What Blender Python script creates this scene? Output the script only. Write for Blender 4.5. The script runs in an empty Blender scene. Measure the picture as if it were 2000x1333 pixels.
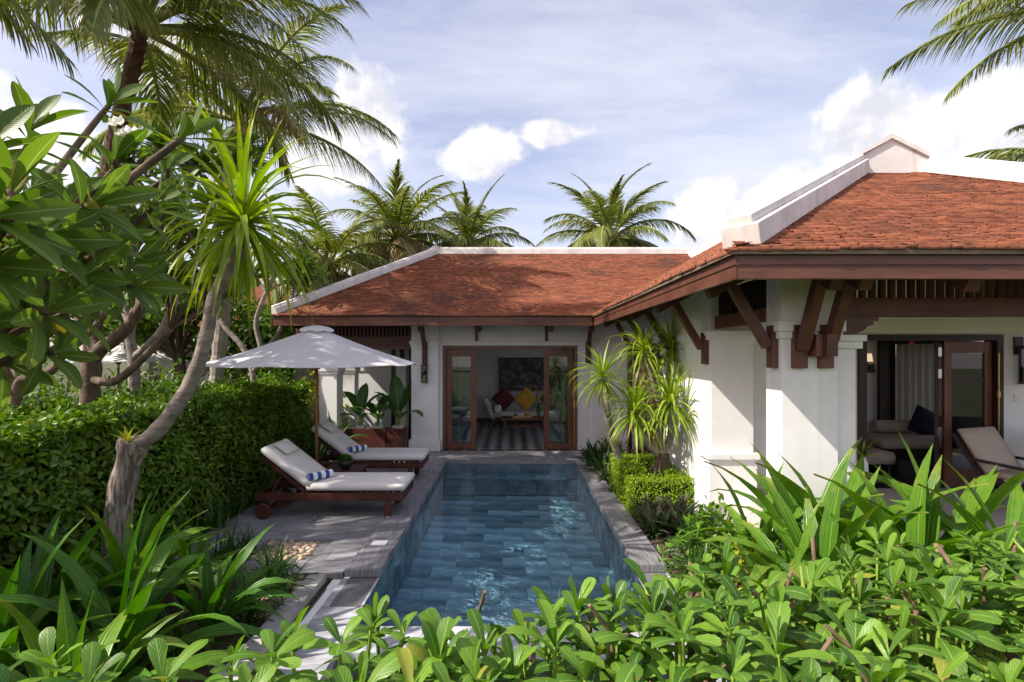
import bpy, math, random
import numpy as np
from mathutils import Vector, Matrix, Euler
R = math.radians
rng = np.random.default_rng(7)
random.seed(7)
scene = bpy.context.scene
col = scene.collection

# ------------------------------------------------------------------ camera
HC = 2.2          # camera height above the deck
F = 1000.0        # focal length in photo pixels (18 mm on a 36 mm wide frame)
CX, HY = 1000.0, 690.0
cam_d = bpy.data.cameras.new('camera'); cam_d.lens = 18; cam_d.sensor_width = 36
cam_d.shift_y = 0.01175; cam_d.clip_start = 0.05; cam_d.clip_end = 3000
cam = bpy.data.objects.new('camera', cam_d); col.objects.link(cam)
cam.location = (0, 0, HC); cam.rotation_euler = (R(90), 0, 0)
scene.camera = cam
def P(px, py, Y):                      # photo pixel + distance -> point
    return Vector(((px-CX)/F*Y, Y, HC-(py-HY)/F*Y))

# ------------------------------------------------------------------ light
SUN_T = Vector((1.0, 0.42, -1.08)).normalized()          # way the sunlight travels
to_sun = -SUN_T
el = math.asin(to_sun.z); lon = math.atan2(to_sun.y, to_sun.x)
sun_d = bpy.data.lights.new('sun', 'SUN'); sun_d.energy = 2.0; sun_d.angle = R(0.55); sun_d.color = (1.0, .93, .82)
sun = bpy.data.objects.new('sun', sun_d); col.objects.link(sun)
sun.rotation_euler = SUN_T.to_track_quat('-Z', 'Y').to_euler(); sun.location = (-20, -8, 20)

world = bpy.data.worlds.new('World'); scene.world = world; world.use_nodes = True
nt = world.node_tree; nt.nodes.clear()
def N(nt, t, **kw):
    n = nt.nodes.new(t)
    for k, v in kw.items():
        if k.startswith('i_'):
            key = k[2:]
            n.inputs[int(key) if key.isdigit() else key].default_value = v
        else: setattr(n, k, v)
    return n
def L(nt, a, b): nt.links.new(a, b)
def mth(nt, op, a, b=None, clamp=False):
    n = nt.nodes.new('ShaderNodeMath'); n.operation = op; n.use_clamp = clamp
    for i, v in enumerate((a, b)):
        if v is None: continue
        if isinstance(v, (int, float)): n.inputs[i].default_value = v
        else: nt.links.new(v, n.inputs[i])
    return n.outputs[0]
def smooth(nt, v, a, b):
    n = nt.nodes.new('ShaderNodeMapRange'); n.interpolation_type = 'SMOOTHSTEP'
    n.inputs[1].default_value = a; n.inputs[2].default_value = b
    nt.links.new(v, n.inputs[0]); return n.outputs[0]
def mixc(nt, f, a, b):
    n = nt.nodes.new('ShaderNodeMix'); n.data_type = 'RGBA'
    for s, v in ((n.inputs[0], f), (n.inputs[6], a), (n.inputs[7], b)):
        if isinstance(v, (int, float)): s.default_value = v
        elif isinstance(v, tuple): s.default_value = (*v[:3], 1)
        else: nt.links.new(v, s)
    return n.outputs[2]
sky = N(nt, 'ShaderNodeTexSky', sky_type='NISHITA', sun_disc=False, sun_elevation=el, sun_rotation=R(90)-lon,
        air_density=1.0, dust_density=1.6, ozone_density=2.2, altitude=10)
tc = N(nt, 'ShaderNodeTexCoord'); D = tc.outputs['Generated']
nrm = N(nt, 'ShaderNodeVectorMath', operation='NORMALIZE'); L(nt, D, nrm.inputs[0]); D = nrm.outputs[0]
sep = N(nt, 'ShaderNodeSeparateXYZ'); L(nt, D, sep.inputs[0])
zc = mth(nt, 'MAXIMUM', sep.outputs[2], 0.03)
zz = mth(nt, 'ADD', zc, 0.12)
cmb = N(nt, 'ShaderNodeCombineXYZ'); L(nt, mth(nt, 'DIVIDE', sep.outputs[0], zz), cmb.inputs[0]); L(nt, mth(nt, 'DIVIDE', sep.outputs[1], zz), cmb.inputs[1])
mp = N(nt, 'ShaderNodeMapping'); mp.inputs['Rotation'].default_value = (0, 0, R(28)); mp.inputs['Scale'].default_value = (.55, 1.25, 1); mp.inputs['Location'].default_value = (1.9, .35, 0)
L(nt, cmb.outputs[0], mp.inputs[0])
ci = N(nt, 'ShaderNodeTexNoise', i_Scale=1.15, i_Detail=9, i_Roughness=.6, i_Distortion=.35); L(nt, mp.outputs[0], ci.inputs[0])
cirrus = mth(nt, 'MULTIPLY', smooth(nt, ci.outputs[0], .30, .72), .78)
lowhaze = mth(nt, 'MULTIPLY', smooth(nt, sep.outputs[2], .45, .05), .34)
veil = mth(nt, 'MAXIMUM', cirrus, lowhaze)
# cumulus heaps: soft lumps along the lower sky with crisp noisy rims
def fbm(vec):
    n1 = N(nt, 'ShaderNodeTexNoise', i_Scale=7.0, i_Detail=10, i_Roughness=.56, i_Lacunarity=2.1); L(nt, vec, n1.inputs[0]); return n1.outputs[0]
cnz = fbm(D)
offs = N(nt, 'ShaderNodeVectorMath', operation='ADD'); offs.inputs[1].default_value = (-.022, 0, .03); L(nt, D, offs.inputs[0])
cnz2 = fbm(offs.outputs[0])
blobs = None
for (px, py, rx, ry) in ((735, 235, 80, 110), (650, 305, 130, 75), (925, 308, 92, 52), (1085, 262, 60, 24), (1420, 425, 120, 85), (1540, 385, 95, 70), (1730, 265, 150, 95),
                         (1900, 235, 190, 110), (2250, 330, 260, 130), (60, 250, 170, 130), (-350, 330, 300, 130), (330, 120, 160, 90)):
    c = Vector(((px-CX)/F, 1, (HY-py)/F))
    # gnomonic offset around the lump's own direction
    c.normalize(); right = Vector((c.y, -c.x, 0)).normalized(); up = right.cross(c)
    def dot(v):
        n = N(nt, 'ShaderNodeVectorMath', operation='DOT_PRODUCT'); L(nt, D, n.inputs[0]); n.inputs[1].default_value = v; return n.outputs['Value']
    k = 1/math.sqrt(1+((px-CX)/F)**2)
    a = mth(nt, 'DIVIDE', dot(right), rx/F*k*k*1.15); b = mth(nt, 'DIVIDE', dot(up), ry/F*k*1.1)
    d2 = mth(nt, 'ADD', mth(nt, 'MULTIPLY', a, a), mth(nt, 'MULTIPLY', b, b))
    front = mth(nt, 'GREATER_THAN', dot(c), 0)
    m = mth(nt, 'MULTIPLY', mth(nt, 'SUBTRACT', 1.15, mth(nt, 'SQRT', d2)), front)
    blobs = m if blobs is None else mth(nt, 'MAXIMUM', blobs, m)
cum_in = mth(nt, 'ADD', blobs, mth(nt, 'MULTIPLY', mth(nt, 'SUBTRACT', cnz, .5), 2.3))
cum = mth(nt, 'MULTIPLY', smooth(nt, cum_in, .24, .62), .96)
relief = mth(nt, 'ADD', mth(nt, 'MULTIPLY', mth(nt, 'SUBTRACT', cnz, cnz2), 4.5), .62)
cumcol = mixc(nt, smooth(nt, relief, .0, 1.0), (.22, .222, .247), (.32, .318, .314))
skys = N(nt, 'ShaderNodeVectorMath', operation='SCALE'); L(nt, sky.outputs[0], skys.inputs[0]); skys.inputs['Scale'].default_value = .069
tint = N(nt, 'ShaderNodeVectorMath', operation='MULTIPLY'); L(nt, skys.outputs[0], tint.inputs[0]); tint.inputs[1].default_value = (1.36, 1.02, .92)
c1 = mixc(nt, veil, tint.outputs[0], (.265, .27, .30))
c2 = mixc(nt, cum, c1, cumcol)
bg = N(nt, 'ShaderNodeBackground', i_Strength=1.0); L(nt, c2, bg.inputs[0])
wo = N(nt, 'ShaderNodeOutputWorld'); L(nt, bg.outputs[0], wo.inputs[0])

scene.view_settings.view_transform = 'Standard'; scene.view_settings.look = 'None'
scene.view_settings.gamma = 1.0; scene.view_settings.use_curve_mapping = False
scene.view_settings.exposure = 1.88
scene.render.engine = 'CYCLES'
cy = scene.cycles
cy.use_denoising = True; cy.denoiser = 'OPENIMAGEDENOISE'
cy.max_bounces = 7; cy.diffuse_bounces = 4; cy.glossy_bounces = 3; cy.transmission_bounces = 4; cy.transparent_max_bounces = 10
cy.caustics_reflective = False; cy.caustics_refractive = False; cy.sample_clamp_indirect = 6
cy.use_adaptive_sampling = True; cy.adaptive_threshold = .015

# ------------------------------------------------------------------ materials
MATS = {}
def newmat(name):
    m = bpy.data.materials.new(name); m.use_nodes = True
    t = m.node_tree; b = t.nodes['Principled BSDF']; MATS[name] = m
    return m, t, b
def surf(name, c1, c2=None, scale=4, rough=.6, bump=0, stretch=(1,1,1), rnd=0, spec=.4, detail=6, bscale=None, metal=0, contrast=(.35,.65), stain=None, island=False):
    m, t, b = newmat(name)
    tcn = N(t, 'ShaderNodeTexCoord'); mpn = N(t, 'ShaderNodeMapping'); mpn.inputs['Scale'].default_value = stretch
    L(t, tcn.outputs['Object'], mpn.inputs[0])
    nz = N(t, 'ShaderNodeTexNoise', i_Scale=scale, i_Detail=detail, i_Roughness=.6); L(t, mpn.outputs[0], nz.inputs[0])
    f = smooth(t, nz.outputs[0], *contrast)
    colr = mixc(t, f, c1, c2 or c1)
    if stain:                           # broad weathering patches: (colour, scale, amount)
        n2 = N(t, 'ShaderNodeTexNoise', i_Scale=stain[1], i_Detail=5, i_Roughness=.65); L(t, tcn.outputs['Object'], n2.inputs[0])
        colr = mixc(t, mth(t, 'MULTIPLY', smooth(t, n2.outputs[0], .5, .72), stain[2]), colr, stain[0])
    if rnd:
        if island: src = N(t, 'ShaderNodeNewGeometry').outputs['Random Per Island']
        else: src = N(t, 'ShaderNodeObjectInfo').outputs['Random']
        hs = N(t, 'ShaderNodeHueSaturation'); L(t, colr, hs.inputs['Color'])
        L(t, mth(t, 'ADD', mth(t, 'MULTIPLY', src, 2*rnd), 1-rnd), hs.inputs['Value']); colr = hs.outputs[0]
    L(t, colr, b.inputs['Base Color']); b.inputs['Roughness'].default_value = rough
    b.inputs['Specular IOR Level'].default_value = spec; b.inputs['Metallic'].default_value = metal
    if bump:
        bn = N(t, 'ShaderNodeBump', i_Strength=bump, i_Distance=.02)
        if bscale:
            nb = N(t, 'ShaderNodeTexNoise', i_Scale=bscale, i_Detail=6); L(t, mpn.outputs[0], nb.inputs[0]); L(t, nb.outputs[0], bn.inputs['Height'])
        else: L(t, nz.outputs[0], bn.inputs['Height'])
        L(t, bn.outputs[0], b.inputs['Normal'])
    return m
def leafmat(name, dark, light, rib=None, veins=0, stripes=0, trans=.35, rough=.42, tip=None, spec=.4, old=None, spots=0):
    m, t, b = newmat(name)
    gi = N(t, 'ShaderNodeNewGeometry').outputs['Random Per Island']; oi = N(t, 'ShaderNodeObjectInfo').outputs['Random']
    r = mth(t, 'FRACT', mth(t, 'ADD', gi, oi))
    uv = N(t, 'ShaderNodeTexCoord').outputs['UV']; sp = N(t, 'ShaderNodeSeparateXYZ'); L(t, uv, sp.inputs[0])
    au = mth(t, 'ABSOLUTE', mth(t, 'SUBTRACT', sp.outputs[0], .5))
    c = mixc(t, r, dark, light)
    nz = N(t, 'ShaderNodeTexNoise', i_Scale=9, i_Detail=4); L(t, N(t, 'ShaderNodeTexCoord').outputs['Object'], nz.inputs[0])
    hs = N(t, 'ShaderNodeHueSaturation'); L(t, c, hs.inputs['Color']); L(t, mth(t, 'ADD', mth(t, 'MULTIPLY', nz.outputs[0], .7), .65), hs.inputs['Value']); c = hs.outputs[0]
    if old: c = mixc(t, smooth(t, mth(t, 'FRACT', mth(t, 'MULTIPLY', r, 17.3)), .978, .985), c, old)
    if tip: c = mixc(t, mth(t, 'MULTIPLY', smooth(t, sp.outputs[1], .55, 1.0), smooth(t, nz.outputs[0], .42, .6)), c, tip)
    h = None
    if veins:
        ph = mth(t, 'SUBTRACT', mth(t, 'MULTIPLY', sp.outputs[1], float(veins)), mth(t, 'MULTIPLY', au, 5.0))
        h = smooth(t, mth(t, 'SINE', mth(t, 'MULTIPLY', ph, 6.283)), .45, 1.0)
    if stripes:
        h = mth(t, 'SINE', mth(t, 'MULTIPLY', sp.outputs[0], 6.283*stripes))
    if h is not None:
        c = mixc(t, mth(t, 'MULTIPLY', h, .09), c, rib or light)
    if rib: c = mixc(t, mth(t, 'MULTIPLY', smooth(t, au, .045, .012), .8), c, rib)
    if spots:       # insect marks and dry edges
        ns = N(t, 'ShaderNodeTexNoise', i_Scale=55, i_Detail=3); L(t, N(t, 'ShaderNodeNewGeometry').outputs['Position'], ns.inputs[0])
        edge = mth(t, 'MULTIPLY', smooth(t, au, .40, .5), .10)
        c = mixc(t, mth(t, 'MULTIPLY', smooth(t, mth(t, 'ADD', ns.outputs[0], edge), .665, .71), .75), c, (.20,.15,.05))
    L(t, c, b.inputs['Base Color']); b.inputs['Roughness'].default_value = rough; b.inputs['Specular IOR Level'].default_value = spec
    if h is not None:
        bn = N(t, 'ShaderNodeBump', i_Strength=.35, i_Distance=.004); L(t, h, bn.inputs['Height']); L(t, bn.outputs[0], b.inputs['Normal'])
    tr = N(t, 'ShaderNodeBsdfTranslucent'); 
    hs2 = N(t, 'ShaderNodeHueSaturation', i_Saturation=1.12, i_Value=1.25); L(t, c, hs2.inputs['Color']); L(t, hs2.outputs[0], tr.inputs[0])
    mx = N(t, 'ShaderNodeMixShader', i_0=trans); L(t, b.outputs[0], mx.inputs[1]); L(t, tr.outputs[0], mx.inputs[2])
    L(t, mx.outputs[0], t.nodes['Material Output'].inputs[0])
    return m

PLASTER = surf('plaster', (.84,.83,.815), (.80,.79,.775), 2.2, .75, .05, bscale=60, stain=((.62,.60,.56), 1.4, .35))
def streaks(m, colr, amount):
    t = m.node_tree; b = t.nodes['Principled BSDF']; src = b.inputs['Base Color'].links[0].from_socket
    mpn = N(t, 'ShaderNodeMapping'); mpn.inputs['Scale'].default_value = (9, 9, .35); L(t, N(t, 'ShaderNodeTexCoord').outputs['Object'], mpn.inputs[0])
    nz = N(t, 'ShaderNodeTexNoise', i_Scale=1.0, i_Detail=7, i_Roughness=.65); L(t, mpn.outputs[0], nz.inputs[0])
    L(t, mixc(t, mth(t, 'MULTIPLY', smooth(t, nz.outputs[0], .52, .75), amount), src, colr), b.inputs['Base Color'])
streaks(PLASTER, (.56,.54,.49), .30)
PLASTER2 = surf('cap_plaster', (.74,.71,.69), (.66,.62,.60), 3, .8, .10, bscale=45, stain=((.42,.39,.37), 2.0, .5))
streaks(PLASTER2, (.34,.32,.30), .55)
LAWNTINT = surf('lawn_tinted_plaster', (.84,.83,.70), (.80,.79,.66), 2, .8)  # yellow tinge stands for light reflected off the lawn, mixed into the plaster colour
ROOM = surf('room_plaster', (.70,.69,.69), (.65,.64,.645), 1.5, .8)
WOOD = surf('dark_wood', (.145,.056,.034), (.085,.032,.021), 3.5, .42, .12, (1,1,1), rnd=.18, bscale=22, stain=((.16,.075,.045), 1.7, .5))
WOODX = surf('wood_grain_x', (.155,.06,.036), (.085,.033,.021), 3, .42, .12, (.35,4,4), rnd=.18)
DOORW = surf('door_wood', (.19,.066,.032), (.11,.038,.02), 4, .35, .1, (3,3,.4), rnd=.1, spec=.5)
DARKW = surf('espresso_wood', (.035,.017,.013), (.02,.011,.009), 5, .4, .08, (3,3,.5))
LOUNGEW = surf('lounger_wood', (.095,.03,.019), (.05,.017,.012), 5, .38, .1, (.6,3,3), rnd=.2)
POLEW = surf('pole_wood', (.36,.17,.07), (.25,.11,.045), 6, .45, .05, (3,3,.3))
TILE = surf('roof_tile', (.36,.132,.070), (.165,.064,.042), 6, .8, .15, (.45,5,5), rnd=.2, island=True, bscale=30, stain=((.10,.058,.047), .9, .85), spec=.2)
SOFFIT = surf('soffit', (.075,.032,.022), (.05,.022,.016), 3, .6)
STONE = surf('deck_stone', (.315,.31,.322), (.205,.20,.215), 3.0, .5, .10, (1,5,1), rnd=.22, spec=.45, stain=((.36,.345,.33), 1.3, .5))
COPE = surf('coping_stone', (.30,.292,.315), (.165,.16,.18), 4.0, .42, .12, (9,.8,1), rnd=.14, spec=.5, stain=((.30,.29,.29), 1.6, .45))
LEDGE = surf('ledge_stone', (.64,.64,.67), (.33,.335,.37), 2.6, .3, .08, (1,2.5,1), rnd=.2, contrast=(.3,.6))
KERB = surf('kerb_stone', (.47,.455,.435), (.34,.33,.32), 3, .6, .15, rnd=.15)
POOLT = surf('pool_tile', (.27,.32,.34), (.72,.76,.77), 2.2, .5, 0, (1.0,2.6,1), rnd=.36, contrast=(.32,.62), detail=9)
GROUT = surf('grout', (.16,.16,.165), (.12,.12,.12), 9, .9)
SOIL = surf('soil', (.10,.065,.042), (.055,.036,.024), 5, .95, .6, bscale=25)
GRASSG = surf('garden_ground', (.07,.085,.03), (.05,.045,.022), 1.3, .95, .5, bscale=20)
PEBBLE = surf('pebble', (.50,.36,.25), (.38,.29,.22), 8, .55, .05, rnd=.35)
FLAG = surf('flagstone', (.27,.25,.235), (.19,.175,.165), 3, .8, .3, rnd=.15)
CUSHION = surf('cushion_cotton', (.78,.75,.71), (.73,.70,.66), 6, .85, .12, bscale=14)
CANVAS = surf('canvas', (.80,.79,.79), (.76,.75,.755), 3, .8, .25, bscale=9)
_t = CANVAS.node_tree; _tr = N(_t, 'ShaderNodeBsdfTranslucent'); _tr.inputs[0].default_value = (.80,.78,.76,1); _mx = N(_t, 'ShaderNodeMixShader', i_0=.3)
L(_t, _t.nodes['Principled BSDF'].outputs[0], _mx.inputs[1]); L(_t, _tr.outputs[0], _mx.inputs[2]); L(_t, _mx.outputs[0], _t.nodes['Material Output'].inputs[0])
BEIGE = surf('beige_fabric', (.50,.41,.34), (.46,.375,.31), 8, .9, .05, bscale=90)
SOFAF = surf('sofa_fabric', (.62,.59,.57), (.56,.53,.51), 7, .9, .06, bscale=30)
MAROON = surf('maroon_fabric', (.12,.018,.022), (.085,.014,.017), 9, .85)
MUSTARD = surf('mustard_fabric', (.62,.33,.045), (.52,.27,.035), 9, .85)
NAVY = surf('navy_fabric', (.018,.024,.045), (.012,.016,.032), 9, .85)
SHEER = surf('curtain_fabric', (.74,.70,.66), (.66,.62,.58), 4, .9)
BLACKM = surf('black_metal', (.022,.018,.017), None, 4, .45, spec=.5)
STEEL = surf('steel', (.62,.62,.62), None, 4, .3, metal=1)
BRASS = surf('brass', (.62,.42,.16), None, 4, .32, metal=1)
WHITEP = surf('white_plastic', (.80,.80,.78), None, 4, .4)
SHADE = surf('lamp_shade', (.78,.64,.48), None, 4, .8); SHADE.node_tree.nodes['Principled BSDF'].inputs['Emission Color'].default_value = (1,.72,.45,1); SHADE.node_tree.nodes['Principled BSDF'].inputs['Emission Strength'].default_value = .22
BARK = surf('grey_bark', (.31,.265,.225), (.17,.14,.12), 7, .85, .5, (1,1,2.4), bscale=18)
BARKD = surf('brown_bark', (.17,.115,.08), (.085,.058,.042), 8, .9, .6, bscale=24)
BARKO = surf('old_bark', (.34,.285,.24), (.12,.095,.08), 5, .92, .9, (5,5,.6), bscale=9, contrast=(.4,.58))
PALMB = surf('palm_bark', (.16,.085,.06), (.07,.038,.03), 9, .9, .6, bscale=30)
PALMG = surf('grey_palm_bark', (.36,.32,.28), (.24,.21,.18), 6, .9, .4, (1,1,6))
TWIG = surf('twig', (.23,.15,.095), (.13,.085,.055), 14, .85, .3)
STEMG = surf('green_stem', (.24,.36,.05), (.17,.28,.04), 9, .5)
PETIOLE = surf('palm_petiole', (.30,.33,.09), (.22,.24,.07), 5, .5)
CLAY = surf('white_pot', (.74,.72,.69), (.68,.66,.63), 4, .6)
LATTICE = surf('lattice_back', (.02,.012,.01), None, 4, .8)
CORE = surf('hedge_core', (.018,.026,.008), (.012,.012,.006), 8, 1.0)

SCAEV = leafmat('scaevola_leaf', (.036,.115,.010), (.185,.345,.03), rib=(.30,.46,.10), veins=7, trans=.36, rough=.42, spec=.45, old=(.30,.32,.04), spots=1)
CRINUM = leafmat('crinum_leaf', (.06,.17,.012), (.135,.29,.022), rib=(.19,.33,.06), stripes=5, trans=.32, rough=.36, tip=(.22,.26,.04), spots=1)
CRINUMD = leafmat('crinum_leaf_deep', (.040,.125,.012), (.10,.24,.022), rib=(.13,.25,.05), stripes=5, trans=.3, rough=.38)
LIRIO = leafmat('liriope_leaf', (.025,.075,.012), (.06,.14,.02), trans=.25, rough=.4)
DRAC = leafmat('dracaena_leaf', (.15,.26,.014), (.34,.45,.04), rib=(.26,.38,.06), trans=.4, rough=.4, tip=(.40,.36,.05))
PLUM = leafmat('plumeria_leaf', (.07,.14,.016), (.145,.23,.03), rib=(.33,.41,.15), veins=22, trans=.42, rough=.42, old=(.35,.26,.03), spots=1)
PLUMB = leafmat('plumeria_leaf_light', (.07,.15,.014), (.17,.27,.03), rib=(.33,.40,.14), veins=18, trans=.42, rough=.4, old=(.42,.28,.03))
HEDGE = leafmat('hedge_leaf', (.06,.14,.012), (.19,.31,.022), trans=.3, rough=.38, old=(.20,.24,.03))
BOX = leafmat('box_leaf', (.13,.26,.012), (.32,.44,.02), trans=.4, rough=.42)
SHRUB = leafmat('shrub_leaf', (.05,.13,.012), (.13,.26,.02), trans=.35, rough=.4)
YELLOW = leafmat('yellow_leaf', (.30,.36,.02), (.46,.47,.03), trans=.4, rough=.45)
RHOEO = leafmat('rhoeo_leaf', (.03,.075,.025), (.085,.135,.045), stripes=2, trans=.2, rough=.4, tip=(.16,.06,.09))
DARKL = leafmat('dark_leaf', (.022,.062,.016), (.05,.11,.022), rib=(.10,.17,.05), trans=.22, rough=.38)
BANANA = leafmat('banana_leaf', (.035,.105,.02), (.075,.17,.03), rib=(.24,.34,.10), veins=26, trans=.3, rough=.36)
PALML = leafmat('palm_leaflet', (.11,.165,.025), (.27,.30,.07), trans=.42, rough=.36, spec=.5, tip=(.34,.29,.12), old=(.32,.26,.10))
TREEL = leafmat('tree_leaf', (.05,.11,.014), (.15,.24,.025), trans=.35, rough=.45)
DRYF = leafmat('dry_frond', (.22,.15,.06), (.40,.31,.14), trans=.2, rough=.6)
PETAL = leafmat('petal', (.80,.79,.72), (.84,.83,.78), trans=.3, rough=.5)

def glass_mat(name, tintc=(.93,.96,.95), rough=.0):
    m, t, b = newmat(name); t.nodes.remove(b)
    fr = N(t, 'ShaderNodeFresnel', i_IOR=1.52); tr = N(t, 'ShaderNodeBsdfTransparent'); tr.inputs[0].default_value = (*tintc, 1)
    gl = N(t, 'ShaderNodeBsdfGlossy', i_Roughness=rough); mx = N(t, 'ShaderNodeMixShader')
    L(t, mth(t, 'MULTIPLY', fr.outputs[0], 2.6, True), mx.inputs[0]); L(t, tr.outputs[0], mx.inputs[1]); L(t, gl.outputs[0], mx.inputs[2])
    L(t, mx.outputs[0], t.nodes['Material Output'].inputs[0]); return m
GLASS = glass_mat('window_glass', (.62,.70,.68))
def water_mat():
    m, t, b = newmat('pool_water'); t.nodes.remove(b)
    tcn = N(t, 'ShaderNodeTexCoord'); mpn = N(t, 'ShaderNodeMapping'); mpn.inputs['Scale'].default_value = (1.0, 1.6, 1); L(t, tcn.outputs['Object'], mpn.inputs[0])
    n1 = N(t, 'ShaderNodeTexNoise', i_Scale=2.4, i_Detail=3, i_Distortion=.8); L(t, mpn.outputs[0], n1.inputs[0])
    n2 = N(t, 'ShaderNodeTexNoise', i_Scale=9, i_Detail=2, i_Distortion=.5); L(t, mpn.outputs[0], n2.inputs[0])
    bn = N(t, 'ShaderNodeBump', i_Strength=.16, i_Distance=.06); L(t, mth(t, 'ADD', n1.outputs[0], mth(t, 'MULTIPLY', n2.outputs[0], .2)), bn.inputs['Height'])
    fr = N(t, 'ShaderNodeFresnel', i_IOR=1.42); L(t, bn.outputs[0], fr.inputs['Normal'])
    tr = N(t, 'ShaderNodeBsdfTransparent'); tr.inputs[0].default_value = (.62,.86,.96,1)
    gl = N(t, 'ShaderNodeBsdfGlossy', i_Roughness=.015); L(t, bn.outputs[0], gl.inputs['Normal'])
    mx = N(t, 'ShaderNodeMixShader'); L(t, fr.outputs[0], mx.inputs[0]); L(t, tr.outputs[0], mx.inputs[1]); L(t, gl.outputs[0], mx.inputs[2])
    L(t, mx.outputs[0], t.nodes['Material Output'].inputs[0]); return m
WATER = water_mat()
def emit_mat(name, c, s):
    m, t, b = newmat(name); b.inputs['Emission Color'].default_value = (*c, 1); b.inputs['Emission Strength'].default_value = s
    b.inputs['Base Color'].default_value = (*c, 1); return m
GLOW = emit_mat('bulb_glow', (1.0,.62,.30), 2.5)
REDLAMP = emit_mat('red_lamp', (.30,.04,.02), .04)
def stripe_mat():
    m, t, b = newmat('towel_stripes')
    s = N(t, 'ShaderNodeSeparateXYZ'); L(t, N(t, 'ShaderNodeTexCoord').outputs['UV'], s.inputs[0])
    w = mth(t, 'SINE', mth(t, 'MULTIPLY', s.outputs[0], 6.283*3.0))
    L(t, mixc(t, smooth(t, w, -.12, .12), (.78,.78,.80), (.028,.085,.34)), b.inputs['Base Color']); b.inputs['Roughness'].default_value = .95
    nz = N(t, 'ShaderNodeTexNoise', i_Scale=160); bn = N(t, 'ShaderNodeBump', i_Strength=.4, i_Distance=.004); L(t, nz.outputs[0], bn.inputs['Height']); L(t, bn.outputs[0], b.inputs['Normal'])
    return m
TOWEL = stripe_mat()
def floor_pattern():
    m, t, b = newmat('patterned_cement_tile')
    tcn = N(t, 'ShaderNodeTexCoord'); s = N(t, 'ShaderNodeSeparateXYZ'); L(t, tcn.outputs['Object'], s.inputs[0])
    def cell(o, k): return mth(t, 'ABSOLUTE', mth(t, 'SUBTRACT', mth(t, 'FRACT', mth(t, 'MULTIPLY', o, k)), .5))
    a = cell(s.outputs[0], 3.3); c = cell(s.outputs[1], 3.3)
    dia = smooth(t, mth(t, 'ADD', a, c), .46, .48); ring = mth(t, 'MULTIPLY', smooth(t, mth(t, 'ADD', a, c), .24, .26), smooth(t, mth(t, 'ADD', a, c), .36, .34))
    dot_ = smooth(t, mth(t, 'MAXIMUM', a, c), .10, .08)
    k = mth(t, 'MAXIMUM', mth(t, 'MAXIMUM', dia, ring), dot_)
    L(t, mixc(t, k, (.62,.60,.58), (.035,.035,.04)), b.inputs['Base Color']); b.inputs['Roughness'].default_value = .35
    return m
FLOORP = floor_pattern()
def painting_mat():
    m, t, b = newmat('abstract_painting')
    tcn = N(t, 'ShaderNodeTexCoord'); mpn = N(t, 'ShaderNodeMapping'); mpn.inputs['Scale'].default_value = (1.2, 1, 2.4); L(t, tcn.outputs['Object'], mpn.inputs[0])
    n1 = N(t, 'ShaderNodeTexNoise', i_Scale=2.6, i_Detail=10, i_Roughness=.72, i_Distortion=.6); L(t, mpn.outputs[0], n1.inputs[0])
    vo = N(t, 'ShaderNodeTexVoronoi', i_Scale=11); L(t, mpn.outputs[0], vo.inputs[0])
    c = mixc(t, smooth(t, n1.outputs[0], .42, .72), (.012,.013,.02), (.22,.22,.25))
    c = mixc(t, mth(t, 'MULTIPLY', smooth(t, vo.outputs[0], .22, .1), .45), c, (.5,.5,.52))
    L(t, c, b.inputs['Base Color']); b.inputs['Roughness'].default_value = .5; return m
PAINTING = painting_mat()

# ------------------------------------------------------------------ object helpers
OBJ = bpy.data.objects
def tag(o, label=None, cat=None, group=None, kind=None):
    if label: o['label'] = label
    if cat: o['category'] = cat
    if group: o['group'] = group
    if kind: o['kind'] = kind
    return o
def thing(name, label, cat, loc=(0,0,0), group=None, rz=0):
    o = OBJ.new(name, None); col.objects.link(o); o.location = loc; o.rotation_euler = (0,0,rz); o.empty_display_size = .2
    return tag(o, label, cat, group)
def rootoff(p):
    v = Vector((0,0,0))
    while p is not None: v += p.location; p = p.parent
    return v
def place(name, me, parent=None, loc=(0,0,0), rot=None, scale=None):
    o = OBJ.new(name, me); col.objects.link(o); o.parent = parent; o.location = loc
    if rot is not None: o.rotation_euler = rot
    if scale is not None: o.scale = (scale,)*3 if isinstance(scale, (int,float)) else scale
    return o
def copy_tree(o, parent=None):
    c = o.copy(); col.objects.link(c); c.parent = parent
    for ch in list(o.children): copy_tree(ch, c)
    return c
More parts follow.
